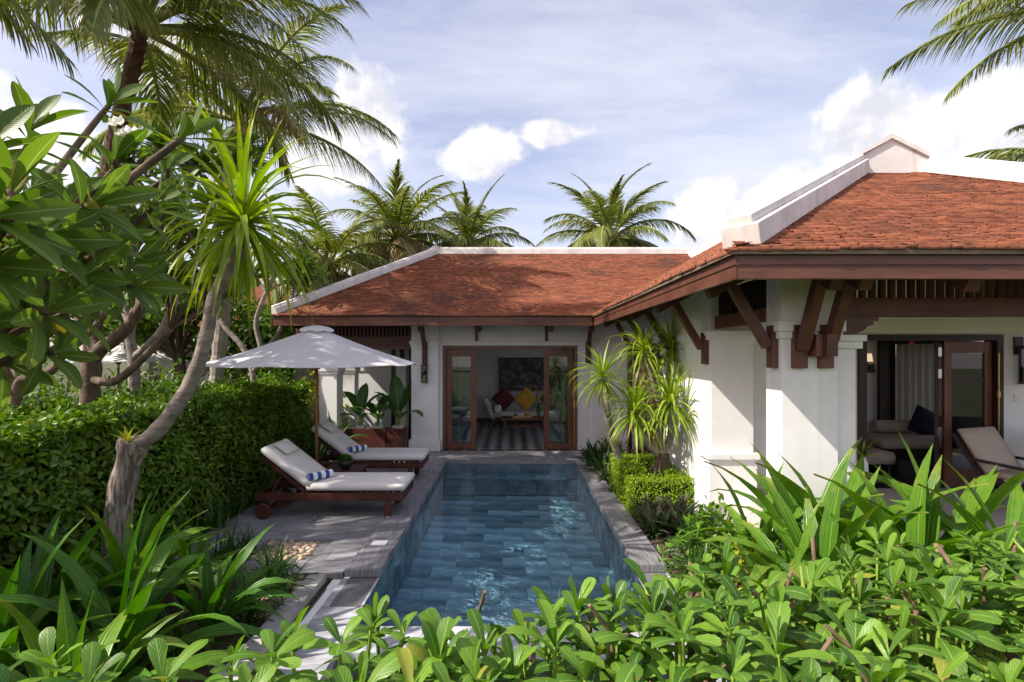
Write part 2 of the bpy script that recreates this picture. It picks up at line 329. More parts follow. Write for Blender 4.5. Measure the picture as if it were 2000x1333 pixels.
class MB:
    def __init__(s): s.v = []; s.f = []; s.uv = []
    def add(s, v, f, uv=None):
        n = len(s.v); s.v += [tuple(p) for p in v]; s.f += [tuple(i+n for i in q) for q in f]
        return s
    def box(s, x0, x1, y0, y1, z0, z1):
        return s.add([(x,y,z) for z in (z0,z1) for y in (y0,y1) for x in (x0,x1)],
                     [(0,2,3,1),(4,5,7,6),(0,1,5,4),(1,3,7,5),(3,2,6,7),(2,0,4,6)])
    def beam(s, p0, p1, w, h, up=(0,0,1)):
        p0 = Vector(p0); p1 = Vector(p1); d = (p1-p0).normalized(); u = Vector(up)
        sd = d.cross(u)
        if sd.length < 1e-4: sd = d.cross(Vector((1,0,0)))
        sd.normalize(); u = sd.cross(d).normalized()
        vs = [p + sd*(a*w/2) + u*(b*h/2) for p in (p0, p1) for a, b in ((-1,-1),(1,-1),(1,1),(-1,1))]
        return s.add(vs, [(3,2,1,0),(4,5,6,7),(0,1,5,4),(1,2,6,5),(2,3,7,6),(3,0,4,7)])
    def prism(s, poly, vec):
        n = len(poly); vec = Vector(vec); a = [Vector(p) for p in poly]; b = [p+vec for p in a]
        return s.add(a+b, [tuple(range(n))[::-1], tuple(range(n, 2*n))] + [(i,(i+1)%n,(i+1)%n+n,i+n) for i in range(n)])
    def tube(s, pts, rads, n=8, cap=True):
        pts = [Vector(p) for p in pts]; rings = []
        if isinstance(rads, (int,float)): rads = [rads]*len(pts)
        prev = None; base = len(s.v)
        for i, p in enumerate(pts):
            d = (pts[min(i+1,len(pts)-1)] - pts[max(i-1,0)]).normalized()
            if prev is None: a = d.orthogonal().normalized()
            else: a = (prev - d*prev.dot(d)).normalized()
            prev = a; b = d.cross(a)
            for k in range(n):
                t = 2*math.pi*k/n; s.v.append(tuple(p + (a*math.cos(t)+b*math.sin(t))*rads[i]))
        for i in range(len(pts)-1):
            for k in range(n):
                k2 = (k+1) % n; s.f.append((base+i*n+k, base+i*n+k2, base+(i+1)*n+k2, base+(i+1)*n+k))
        if cap:
            s.f.append(tuple(base+k for k in range(n))[::-1]); m = base+(len(pts)-1)*n; s.f.append(tuple(m+k for k in range(n)))
        return s
    def lathe(s, prof, c=(0,0,0), n=20):
        c = Vector(c); base = len(s.v)
        for r, z in prof:
            for k in range(n):
                t = 2*math.pi*k/n; s.v.append((c.x+r*math.cos(t), c.y+r*math.sin(t), c.z+z))
        for i in range(len(prof)-1):
            for k in range(n):
                k2 = (k+1)%n; s.f.append((base+i*n+k, base+i*n+k2, base+(i+1)*n+k2, base+(i+1)*n+k))
        s.f.append(tuple(base+k for k in range(n))[::-1]); m = base+(len(prof)-1)*n; s.f.append(tuple(m+k for k in range(n)))
        return s
    def mesh(s, name, m, off=(0,0,0), smooth=False):
        me = bpy.data.meshes.new(name); off = Vector(off)
        me.from_pydata([Vector(p)-off for p in s.v], [], s.f); me.materials.append(m)
        if smooth: me.polygons.foreach_set('use_smooth', [True]*len(me.polygons))
        me.update(); return me
    def build(s, name, m, parent=None, bevel=0, smooth=False, kind=None, label=None):
        o = place(name, s.mesh(name, m, rootoff(parent), smooth), parent)
        if bevel:
            b = o.modifiers.new('bevel', 'BEVEL'); b.width = bevel; b.segments = 2; b.limit_method = 'ANGLE'; b.angle_limit = R(40)
            o.data.polygons.foreach_set('use_smooth', [True]*len(o.data.polygons))
            w = o.modifiers.new('normals', 'WEIGHTED_NORMAL'); w.keep_sharp = True
        if kind: o['kind'] = kind
        if label: o['label'] = label
        return o
def box(name, m, parent, *b, bevel=0, **k): return MB().box(*b).build(name, m, parent, bevel, **k)
def structure(o): o['kind'] = 'structure'; return o

def npmesh(name, V, Q, UV, m, smooth=True):
    """quads only; UV per vertex"""
    me = bpy.data.meshes.new(name); V = np.asarray(V, np.float32); Q = np.asarray(Q, np.int32)
    me.vertices.add(len(V)); me.vertices.foreach_set('co', V.ravel())
    me.loops.add(Q.size); me.loops.foreach_set('vertex_index', Q.ravel())
    me.polygons.add(len(Q)); me.polygons.foreach_set('loop_start', np.arange(0, Q.size, 4, dtype=np.int32))
    if UV is not None:
        l = me.uv_layers.new(name='UVMap'); l.data.foreach_set('uv', np.asarray(UV, np.float32)[Q.ravel()].ravel())
    me.materials.append(m); me.polygons.foreach_set('use_smooth', np.full(len(Q), smooth)); me.update(calc_edges=True); me.validate()
    return me
def bulkarr(base, pos, Rm):
    V, Q, UV = base; n = len(pos); k = len(V)
    W = np.einsum('nij,kj->nki', Rm, V) + pos[:,None,:]
    QQ = (Q[None] + (np.arange(n)*k)[:,None,None]).reshape(-1,4)
    return W.reshape(-1,3), QQ, np.tile(UV, (n,1))
def merge(arrs):
    V=[];Q=[];U=[];o=0
    for v,q,u in arrs: V.append(v); Q.append(q+o); U.append(u); o += len(v)
    return np.concatenate(V), np.concatenate(Q), np.concatenate(U)
def frames(d, up, scale=None):
    d = d/np.linalg.norm(d, axis=1, keepdims=True)
    z = up - d*np.sum(up*d, axis=1, keepdims=True); z /= (np.linalg.norm(z, axis=1, keepdims=True)+1e-9)
    y = np.cross(z, d); M = np.stack([d, y, z], axis=2)
    if scale is not None: M = M*np.asarray(scale).reshape(-1,1,1)
    return M
def grid_quads(nl, nw):
    q = []
    for i in range(nl):
        for j in range(nw):
            a = i*(nw+1)+j; q.append((a, a+1, a+nw+2, a+nw+1))
    return np.array(q, np.int32)
def width_prof(kind, t):
    if kind == 'obovate': return .10*(1-t)+1.12*t**.95*np.sqrt(np.clip(1-t**5,0,1))*.95+.10*(t>=1)
    if kind == 'ellipse': return .06+.94*np.sin(np.pi*t)**.85
    if kind == 'plumeria': return .05+.95*np.clip(np.sin(np.pi*np.clip((t-.10)/.90,0,1)**1.15),0,1)**.75
    if kind == 'strap': return np.clip((1-t)*3.2,0,1)**.8*(.72+.28*np.sin(np.pi*np.clip(t*1.15,0,1)))+.012
    if kind == 'grass': return (.75+.25*np.sin(np.pi*t))*np.clip((1-t)*2.2,0,1)+.02
    if kind == 'banana': return (t>.26)*(.05+.95*np.clip(np.sin(np.pi*np.clip((t-.26)/.74,0,1)**.85),0,1)**.6)+(t<=.26)*.045
def arc_leaf(Ln, w, elev, droop, nl=6, nw=2, kind='strap', fold=.25, power=1.3, wave=0, twist=0, cup=0, seed=0):
    """leaf growing from the origin along +X, starting at elevation elev and bending down by droop; exact arc length Ln"""
    r = np.random.default_rng(seed)
    t = np.linspace(0, 1, nl+1)
    if kind == 'obovate' and nl == 6: t = np.array([0,.2,.42,.64,.82,.94,1.0])
    elif kind in ('obovate','plumeria','ellipse'): t = 1-(1-t)**1.45
    e = elev - droop*t**power
    dx = np.cos(e); dz = np.sin(e)
    dt_ = np.diff(t); x = np.concatenate([[0], np.cumsum((dx[1:]+dx[:-1])/2*dt_)])*Ln; z = np.concatenate([[0], np.cumsum((dz[1:]+dz[:-1])/2*dt_)])*Ln
    W = width_prof(kind, t)*w/2
    ph = r.uniform(0,6.28); side = wave*np.sin(t*5+ph)*Ln
    V = []; U = []
    for i in range(nl+1):
        nx, nz_ = -np.sin(e[i]), np.cos(e[i]); tw = twist*t[i]
        for j in range(nw+1):
            a = (j/nw-.5)*2; yy = a*W[i]; lift = abs(a)*W[i]*fold + cup*(a*a)*W[i] + (wave*Ln*.35*np.sin(t[i]*17+ph+a*2) if abs(a)>.6 else 0)
            y2 = yy*np.cos(tw); l2 = lift + yy*np.sin(tw)
            V.append((x[i]+nx*l2, y2+side[i], z[i]+nz_*l2)); U.append((j/nw, t[i]))
    return np.array(V), grid_quads(nl, nw), np.array(U)
def leafmesh(name, m, *a, **k): return npmesh(name, *arc_leaf(*a, **k), m)
SMALL = (np.array([(0,0,0),(.35,-.24,.05),(.35,0,0),(.35,.24,.05),(.75,-.2,.03),(.75,0,-.04),(.75,.2,.03),(1,0,-.12)], float),
         np.array([(0,1,2,2),(0,2,3,3),(1,4,5,2),(2,5,6,3)]), None)
def small_leaf(asp=.5, droop=.12):
    V = np.array([(0,-.03,0),(0,.03,0), (.3,-.42,.06),(.3,0,0),(.3,.42,.06), (.68,-.40,.03),(.68,0,-droop*.4),(.68,.40,.03), (1,-.04,-droop),(1,0,-droop),(1,.04,-droop)], float)
    V[:,1] *= asp
    V = np.concatenate([V, [(0,0,0)]]); 
    Q = np.array([(0,2,3,11),(11,3,4,1),(2,5,6,3),(3,6,7,4),(5,8,9,6),(6,9,10,7)])
    U = np.stack([V[:,1]/(asp)+.5, V[:,0]], 1); return V, Q, U
def rand_dirs(n, normal, spread, r=rng):
    d = r.normal(size=(n,3)); d /= np.linalg.norm(d,axis=1,keepdims=True); return normal + d*spread
def stuff(name, arr, m, parent, label=None):
    me = npmesh(name, *arr, m); off = rootoff(parent)
    me.transform(Matrix.Translation(-off)); o = place(name, me, parent); o['kind'] = 'stuff'
    if label: o['label'] = label
    return o
# ================================================================== GROUND, DECK, POOL
def ring(x0,x1,y0,y1, hx0,hx1,hy0,hy1, z):
    m = MB()
    for a,b,c,d in ((x0,hx0,y0,y1),(hx1,x1,y0,y1),(hx0,hx1,y0,hy0),(hx0,hx1,hy1,y1)):
        m.add([(a,c,z),(b,c,z),(b,d,z),(a,d,z)], [(0,1,2,3)])
    return m
structure(ring(-300,300,-60,600, -1.80,1.62,3.3,10.75, -.075).build('ground', GRASSG))
structure(MB().add([(1.62,3.3,-.03),(2.5,3.3,-.03),(2.5,11.55,-.03),(1.62,11.55,-.03)], [(0,1,2,3)]).build('planting_bed', SOIL))
structure(MB().add([(-4.0,2.0,-.045),(-1.81,2.0,-.045),(-1.81,5.13,-.045),(-4.0,5.13,-.045)], [(0,1,2,3)]).build('planting_bed', SOIL))

PX0, PX1, PY0, PY1, PZ = -1.33, 1.27, 4.25, 10.4, -.58     # pool basin
deck = structure(MB().box(-3.75,-1.695,5.13,10.72,-.07,-.010).box(-3.75,1.62,10.722,11.56,-.07,-.011).build('deck', GROUT))
def paver_mesh(w, d, h, m, name, bev=.004):
    return MB().box(0, w, 0, d, -h, 0).mesh(name, m)
_pm = {}
def slab(name, x0, x1, y0, y1, ztop, h, m, parent, gap=.003):
    w, d = round(x1-x0-2*gap, 3), round(y1-y0-2*gap, 3)
    if w < .02 or d < .02: return
    key = (w, d, h, m.name)
    if key not in _pm: _pm[key] = paver_mesh(w, d, h, m, name)
    off = rootoff(parent)
    return place(name, _pm[key], parent, Vector((x0+gap, y0+gap, ztop+random.uniform(-.0012,.0012)))-off)
PB = (-2.85, -2.10, 5.43, 6.03)                    # pebble pocket in the deck
row = 0; y = 5.13
while y < 10.70:
    y1 = min(y+.30, 10.72); x = -1.695 + (.3 if row%2 else 0)
    while x > -3.75:
        a, b = max(x-.6, -3.75), min(x, -1.695); x -= .6
        if b-a < .03: continue
        if y < PB[3]-.05 and y1 > PB[2]+.05:
            if b <= PB[0] or a >= PB[1]: slab('paver', a, b, y, y1, 0, .04, STONE, deck)
            else:
                if a < PB[0]: slab('paver', a, PB[0], y, y1, 0, .04, STONE, deck)
                if b > PB[1]: slab('paver', PB[1], b, y, y1, 0, .04, STONE, deck)
        else: slab('paver', a, b, y, y1, 0, .04, STONE, deck)
    y = y1; row += 1
y = 10.722
for k in range(3):
    y1 = min(y+.28, 11.56); x = 1.62 - (.3 if k%2 else 0)
    if k%2: slab('paver', x, 1.62, y, y1, 0, .04, STONE, deck)
    while x > -3.75:
        slab('paver', max(x-.6,-3.75), x, y, y1, 0, .04, STONE, deck); x -= .6
    y = y1
# river pebbles in the pocket and by the ledge
pb_me = []
for k in range(7):
    r = np.random.default_rng(k); m = MB()
    m.lathe([(.004,-.5),(.34,-.40),(.52,-.1),(.5,.15),(.32,.38),(.004,.46)], n=8)
    s = r.uniform(.75,1.25,3); V = [(x*s[0]*(1+.12*math.sin(3*y)), y*s[1], z*.62*s[2]) for x,y,z in m.v]; m.v = V
    pb_me.append(m.mesh('pebble', PEBBLE, smooth=True))
pocket = thing('pebble_bed', 'square pocket of tan river pebbles let into the grey stone deck', 'pebbles', (-2.475, 5.73, 0))
box('bed_base', SOIL, pocket, PB[0]+.004, PB[1]-.004, PB[2]+.004, PB[3]-.004, -.06, -.035)
def pebbles(parent, x0,x1,y0,y1, n, z, smin=.055, smax=.095, seed=1):
    r = np.random.default_rng(seed); pts = []
    tries = 0
    while len(pts) < n and tries < 4000:
        tries += 1; p = (r.uniform(x0,x1), r.uniform(y0,y1))
        if all((p[0]-q[0])**2+(p[1]-q[1])**2 > .058**2 for q in pts): pts.append(p)
    off = rootoff(parent)
    for i, p in enumerate(pts):
        s = r.uniform(smin, smax)
        place('pebble', pb_me[i%7], parent, Vector((p[0], p[1], z+s*.22+r.uniform(0,.015)))-off, (r.uniform(-.4,.4), r.uniform(-.4,.4), r.uniform(0,6.28)), s)
pebbles(pocket, PB[0]+.05, PB[1]-.13, PB[2]+.05, PB[3]-.05, 110, -.030)
drain = thing('pebble_bed', 'strip of brown pebbles in the soil below the deck edge', 'pebbles', (-2.1, 4.8, -.045))
box('bed_base', SOIL, drain, -2.62, -1.98, 4.25, 5.12, -.10, -.043)
pebbles(drain, -2.55, -2.0, 4.3, 5.08, 105, -.050, seed=4)

pool = structure(MB().box(PX0-.30,PX1+.30,PY0-.05,PY1+.30,PZ-.25,PZ-.02).box(PX0-.30,PX0-.02,PY0-.05,PY1+.3,PZ-.02,-.055)
                 .box(PX1+.02,PX1+.30,PY0-.05,PY1+.3,PZ-.02,-.055).box(PX0-.02,PX1+.02,PY1+.02,PY1+.3,PZ-.02,-.055)
                 .box(PX0-.02,PX1+.02,PY0-.05,PY0-.02,PZ-.02,-.075).build('pool', GROUT))
# floor tiles, running bond
row = 0; y = PY0
while y < PY1-.01:
    y1 = min(y+.3, PY1); x = PX0 - (.3 if row%2 else 0)
    while x < PX1-.01:
        slab('tile', max(x,PX0), min(x+.6,PX1), y, y1, PZ, .018, POOLT, pool, .0025); x += .6
    y = y1; row += 1
_wt = {}
def wall_tile(axis, c, a0, a1, z0, z1, sgn):
    w, h = round(a1-a0-.005,3), round(z1-z0-.005,3)
    if w < .02 or h < .02: return
    k = (axis, w, h)
    if k not in _wt:
        _wt[k] = (MB().box(-.016,0,0,w,0,h) if axis == 'x' else MB().box(0,w,-.016,0,0,h)).mesh('tile', POOLT)
    if axis == 'x': place('tile', _wt[k], pool, (c + (0 if sgn > 0 else .016), a0+.0025, z0+.0025))
    else: place('tile', _wt[k], pool, (a0+.0025, c + (.016 if sgn < 0 else 0), z0+.0025))
for r_ in range(2):
    z0 = PZ + r_*.3; z1 = min(z0+.3, -.056)
    for side, c in ((1, PX0), (-1, PX1)):
        y = PY0 - (.3 if r_%2 else 0)
        while y < PY1-.01:
            wall_tile('x', c, max(y,PY0), min(y+.6,PY1), z0, z1, side); y += .6
    x = PX0 - (.3 if r_%2 else 0)
    while x < PX1-.01:
        wall_tile('y', PY1, max(x,PX0), min(x+.6,PX1), z0, z1, -1); x += .6
# submerged bench at the far end
box('bench_step', GROUT, pool, PX0+.002, PX1-.002, PY1-.42, PY1-.022, PZ+.001, PZ+.30)
x = PX0+.004
while x < PX1-.02:
    slab('tile', x, min(x+.6,PX1-.004), PY1-.43, PY1-.02, PZ+.32, .018, POOLT, pool, .0025)
    wall_tile('y', PY1-.437, x, min(x+.6,PX1-.004), PZ+.01, PZ+.30, -1); x += .6
# coping
y = 5.13
k = 0
while y < PY1+.30:
    y1 = min(y+.62, PY1+.32)
    slab('coping_stone', -1.68, PX0+.012, y, y1, .028, .075, COPE, pool, .002)
    slab('coping_stone', PX1-.012, 1.59, y+.12, min(y1+.12,PY1+.32), .028, .075, COPE, pool, .002); y = y1
x = PX0+.014
while x < PX1-.02:
    slab('coping_stone', x, min(x+.62, PX1-.014), PY1-.012, PY1+.32, .026, .075, COPE, pool, .002); x += .62
# lower ledge round the near end with the overflow edge
y = 3.35
while y < 5.12:
    y1 = min(y+.6, 5.128); slab('ledge_stone', -1.70, PX0+.004, y, y1, -.055, .07, LEDGE, pool, .0015); slab('ledge_stone', PX1-.004, 1.60, y, min(y1+.12, 5.24), -.055, .07, LEDGE, pool, .0015); y = y1
x = PX0+.004
while x < PX1-.01:
    slab('ledge_stone', x, min(x+.6,PX1-.004), PY0-.38, PY0+.0, -.068, .05, LEDGE, pool, .0015); x += .6
box('overflow_channel', GROUT, pool, PX0+.004, PX1-.004, 3.30, PY0-.385, -.60, -.40)
w_m = MB().add([(PX0+.001,PY0-.0,-.062),(PX1-.001,PY0-.0,-.062),(PX1-.001,PY1-.001,-.062),(PX0+.001,PY1-.001,-.062)], [(0,1,2,3)])
structure(w_m.build('pool_water', WATER))
w2 = MB().add([(PX0+.01,3.32,-.26),(PX1-.01,3.32,-.26),(PX1-.01,PY0-.39,-.26),(PX0+.01,PY0-.39,-.26)], [(0,1,2,3)])
structure(w2.build('overflow_water', WATER))
# stone kerb beside the ledge with an open slot
kerb = thing('stone_kerb', 'narrow pale stone kerb beside the lower pool ledge, open slot between', 'kerb', (-1.9, 4.2, -.05))
y = 3.2
for y1 in (3.75, 4.3, 4.7, 5.06):
    slab('kerb_stone', -2.0, -1.83, y, y1, .02, .16, KERB, kerb, .002); y = y1
tag(MB().box(-1.60,-1.43,5.77,5.93,.0285,.034).build('skimmer_lid', WHITEP, None, .002), 'small white square skimmer lid set on the grey pool coping', 'lid')
for i,(px,py,s) in enumerate(((1300,1035,.30),(1275,1005,.22),(1322,1078,.25))):
    Yg = 2200/(py-690); c = Vector(((px-1000)/1000*Yg, Yg, 0)); poly = []
    for k in range(7):
        a = k*.897+i; rr = s*random.uniform(.75,1.1); poly.append((c.x+.06+rr*math.cos(a)*.75, c.y+rr*math.sin(a), -.031))
    tag(MB().prism(poly, (0,0,.026)).build('flagstone', FLAG, None, .006),
        ('large irregular flagstone beside the right pool coping', 'small flagstone below the purple rhoeo plants', 'cracked flagstone near the lower pool ledge')[i], 'flagstone')

# ================================================================== ROOFS
TW, TE, TLn = .082, .060, .13
TILEB = None
def tile_base():
    w, l, b = TW*.506, TLn, .03
    xs = [-w, -w*.55, w*.55, w]; ys = [.001, 0, 0, .001]
    V = []; 
    for x, y in zip(xs, ys): V.append((x, y, .042))
    for x in xs: V.append((x, l, .004))
    for x, y in zip(xs, ys): V.append((x, y, .010))
    V = np.array(V); Q = [(0,1,5,4),(1,2,6,5),(2,3,7,6),(8,9,1,0),(9,10,2,1),(10,11,3,2),(8,0,4,4),(3,11,7,7)]
    return V, np.array(Q[:6]), np.zeros((12,2))
TILEB = tile_base()
def tile_plane(E, u, s, length, urange, seed=0):
    """courses of clay tiles on a plane: E eave start, u along the eave, s up the slope"""
    r = np.random.default_rng(seed); u = np.array(u, float); s = np.array(s, float); n = np.cross(u, s); pos = []; k = 0
    q = -.03
    while q < length:
        a, b = urange(q); x = a + (TW/2 if k%2 else 0)
        while x < b + TW*.3:
            pos.append((x, q)); x += TW
        q += TE; k += 1
    pos = np.array(pos); m = len(pos)
    wob = .007*np.sin(pos[:,0]*2.1+seed)+.006*np.sin(pos[:,1]*5.3+pos[:,0])
    W = np.array(E)[None] + pos[:,:1]*u + (pos[:,1:]+r.normal(0,.004,(m,1)))*s + (wob+np.abs(r.normal(0,.004,m)))[:,None]*n
    ang = r.normal(0,.008,m); uu = u[None]*np.cos(ang)[:,None]+s[None]*np.sin(ang)[:,None]; ss = s[None]*np.cos(ang)[:,None]-u[None]*np.sin(ang)[:,None]
    M = np.stack([uu, ss, np.repeat(n[None], m, 0)], axis=2)
    return bulkarr(TILEB, W, M)
T = .55
def cap_run(mb, p0, p1, w, h, w2, h2, lift=0):
    p0 = Vector(p0); p1 = Vector(p1); d = (p1-p0).normalized(); z = d.cross(Vector((0,0,1))).cross(d).normalized()
    if z.z < 0: z = -z
    mb.beam(p0+z*(lift+h/2), p1+z*(lift+h/2), w, h)
    if h2: 
        d = (p1-p0).normalized(); mb.beam(p0+d*.03+z*(lift+h+h2/2-.004), p1+z*(lift+h+h2/2-.004), w2, h2)
    return mb

# ------------------------------------------------------------------ pavilion by the pool's far end
WY = 11.6
pav = thing('pavilion', 'white plastered pavilion with red clay tile roof across the far end of the pool', 'pavilion', (0, WY, 0))
# walls of the room (X -2.2 .. 2.5, Y 11.6 .. 16)
fw = MB().box(-1.65,-1.568,WY,WY+.25,0,2.40).box(1.475,2.5,WY,WY+.25,0,2.40).box(-2.26,2.5,WY+.02,WY+.25,2.40,3.35)
fw.build('wall', PLASTER, pav)
box('cornice', PLASTER, pav, -1.648, 2.496, WY-.035, WY+.018, 2.37, 2.46, bevel=.006)
for x0,x1 in ((-1.55,-.72),(-.62,.62),(.72,1.60)):
    box('frieze_panel', PLASTER, pav, x0, x1, WY+.004, WY+.019, 2.50, 2.86, bevel=.004)
box('wall_panel', PLASTER, pav, 1.80, 2.44, WY-.018, WY-.001, .30, 2.34, bevel=.004)
colm = box('column', PLASTER, pav, -2.26, -1.652, WY-.12, WY+.30, 0, 3.3)
box('plinth', PLASTER, colm, -2.31, -1.60, WY-.17, WY+.34, .002, .26, bevel=.008)
MB().box(-2.30,-1.61,WY-.155,WY+.34,2.40,2.475).box(-2.28,-1.63,WY-.138,WY+.32,2.36,2.398).build('capital', PLASTER, colm, .005)
MB().box(-2.26,2.5,WY+4.55,WY+4.75,0,3.3).build('back_wall', ROOM, pav)
MB().box(-2.27,-2.05,WY+.36,WY+.9,0,3.3).box(-2.27,-2.05,WY+3.6,WY+4.54,0,3.3).box(-2.27,-2.05,WY+.9,WY+3.6,0,.25).box(-2.27,-2.05,WY+.9,WY+3.6,2.35,3.3).build('side_wall', ROOM, pav)
sw = MB().box(-2.2,-2.12,WY+.9,WY+.98,.25,2.35).box(-2.2,-2.12,WY+3.52,WY+3.6,.25,2.35).box(-2.2,-2.12,WY+2.2,WY+2.28,.25,2.35).build('added_side_window', DOORW, pav)  # unseen window, added to let daylight into the living room
box('pane', GLASS, sw, -2.165,-2.158,WY+.98,WY+3.52,.25,2.35)
box('ceiling', ROOM, pav, -2.04, 2.5, WY+.252, WY+4.548, 3.0, 3.08)
box('floor', FLOORP, pav, -2.04, 2.5, WY-.02, WY+4.548, -.03, .012)
box('skirting', DARKW, pav, -2.04, 2.5, WY+4.52, WY+4.549, .012, .16)
# door set
ds = thing_part = MB().box(-1.566,-1.49,WY-.03,WY+.16,0,2.365).box(1.40,1.474,WY-.03,WY+.16,0,2.365).box(-1.489,1.399,WY-.03,WY+.16,2.29,2.365).build('door_frame', DOORW, pav, .004)
def door_leaf(x0, x1, y, parent, name='door_leaf'):
    lf = MB().box(x0,x0+.125,y,y+.05,.02,2.28).box(x1-.125,x1,y,y+.05,.02,2.28).box(x0+.125,x1-.125,y,y+.05,.02,.16).box(x0+.125,x1-.125,y,y+.05,2.12,2.28).build(name, DOORW, parent, .004)
    box('glazing_bar', DARKW, lf, x0+.127, x1-.127, y+.008, y+.042, 1.76, 1.80); box('glazing_bar', DARKW, lf, x0+.127, x1-.127, y+.008, y+.042, .60, .645)
    for z0,z1 in ((.16,.60),(.645,1.76),(1.80,2.12)): box('pane', GLASS, lf, x0+.126, x1-.126, y+.022, y+.028, z0+.001, z1-.001)
    return lf
door_leaf(-1.485, -.81, WY+.0, pav); dl = door_leaf(.72, 1.385, WY+.0, pav)
MB().tube([(1.40,WY-.05,.1),(1.40,WY-.05,1.75)], .008, 6).box(1.38,1.42,WY-.06,WY-.03,.95,1.12).build('bolt_rod', BRASS, dl, smooth=False)
# eave timbers
def roof_assembly(): pass
EY, EZ = 10.4, 2.96; EX0 = -4.89; RY, RZ = 13.89, 2.96+T*3.49; RX0 = -2.06
ln = math.sqrt(1+T*T); sl = (0, 1/ln, T/ln); slope_len = 3.49*ln
rf = MB().add([(EX0,EY,EZ-.02),(4.8,EY,EZ-.02),(4.8,RY,RZ-.02),(RX0,RY,RZ-.02), (EX0,17.38,EZ-.02),(4.8,17.38,EZ-.02)], [(0,1,2,3),(0,3,4),(3,2,5,4)])  # right end cut short out of view so sky light reaches the villa room window
rf2 = MB().add([(EX0+.02,EY+.02,EZ-.10),(4.8,EY+.02,EZ-.10),(4.8,RY,RZ-.10),(RX0,RY,RZ-.10), (EX0+.02,17.36,EZ-.10),(4.8,17.36,EZ-.10)], [(0,1,2,3),(0,3,4),(3,2,5,4)])
roof = MB().add(rf.v, rf.f).add(rf2.v, rf2.f).build('roof', SOFFIT, pav)
front = tile_plane((EX0, EY, EZ), (1,0,0), sl, slope_len-.02, lambda q: (q/ln*(RX0-EX0)/3.49+.09, 1.62-EX0 + q/ln), 3)
hw = RX0-EX0; tl = (RZ-EZ)/hw; lnl = math.sqrt(1+tl*tl)
leftp = tile_plane((EX0, 17.38, EZ), (0,-1,0), (1/lnl, 0, tl/lnl), hw*lnl-.02, lambda q: (q/lnl*3.49/hw+.09, 6.89-q/lnl*3.49/hw), 5)
stuff('roof_tiles', merge([front, leftp]), TILE, roof)
cap_run(MB(), (RX0-.05,RY,RZ-.02), (4.8,RY,RZ-.02), .26, .15, .18, .05).build('ridge_cap', PLASTER2, roof, .01)
hd = Vector((EX0-RX0, EY-RY, EZ-RZ))
cap_run(MB(), Vector((RX0,RY,RZ)), Vector((RX0,RY,RZ))+hd*.985, .25, .13, .17, .05, .0).build('hip_cap', PLASTER2, roof, .01)
MB().prism([(RX0-.16,RY-.14,RZ-.02),(RX0+.10,RY-.14,RZ-.02),(RX0+.10,RY-.14,RZ+.19),(RX0-.03,RY-.14,RZ+.22),(RX0-.16,RY-.14,RZ+.12)], (0,.28,0)).build('ridge_end', PLASTER2, roof, .008)
MB().box(EX0+.03,1.64,EY+.01,EY+.055,2.755,2.945).build('fascia', WOODX, roof, .004)
MB().box(EX0-.02,1.66,EY-.02,EY+.06,2.947,2.972).build('eave_trim', SOFFIT, roof)
MB().box(EX0+.03,EX0+.075,EY+.057,17.3,2.755,2.945).build('fascia', WOODX, roof, .004)
def strut(parent, wallpt, outv, post=True, zb=2.30, zt=2.86, reach=.45, w=.10, low=1.94, name='bracket'):
    """wooden eave bracket: wall post, raking strut and outrigger beam; returns the post"""
    p = Vector(wallpt); o = Vector(outv); side = Vector((-o.y, o.x, 0))
    m = MB()
    if post: m.beam(p+o*.03+Vector((0,0,low)), p+o*.03+Vector((0,0,2.46)), w*1.15, .06, o)
    br = m.build(name, WOOD, parent, .004) if post else None
    top = p+o*reach+Vector((0,0,zt)); bot = p+o*.075+Vector((0,0,zb-.12))
    MB().beam(bot, top, w*.85, w*.85, o).build('strut', WOOD, br or parent, .004)
    MB().beam(p+Vector((0,0,zt-.09+T*(reach+.22))), p+o*(reach+.22)+Vector((0,0,zt-.09)), w, .13).build('outrigger', WOOD, br or parent, .004)
    return br
for x, lo in ((-1.95,1.94),(1.72,1.94)): strut(pav, (x, WY-.12 if x<0 else WY-.0, 0), (0,-1,0), True, 2.42, 2.80, .42, .10, lo)
for x in (-.80, .78):
    b_ = box('bracket', WOOD, pav, x-.035, x+.035, WY-.05, WY+.018, 2.47, 2.80, bevel=.003)
    MB().beam((x+.06,WY+.0,2.76), (x+.06,WY-.62,2.72), .10, .12).build('outrigger', WOOD, b_, .003)
# open side court with slatted valance
box('beam', WOODX, pav, -5.0, -2.262, WY+.02, WY+.14, 2.28, 2.58, bevel=.004)
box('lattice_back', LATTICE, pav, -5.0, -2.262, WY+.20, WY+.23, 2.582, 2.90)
sl_me = MB().box(-.022,.022,0,.04,0,.30).mesh('slat', WOOD)
x = -4.9
while x < -2.3:
    place('slat', sl_me, pav, (x, .06, 2.585)); x += .085
box('post', DARKW, pav, -2.52, -2.42, WY+.9, WY+1.0, 0, 2.9); box('post', DARKW, pav, -2.95, -2.86, WY+.9, WY+1.0, 0, 2.9)

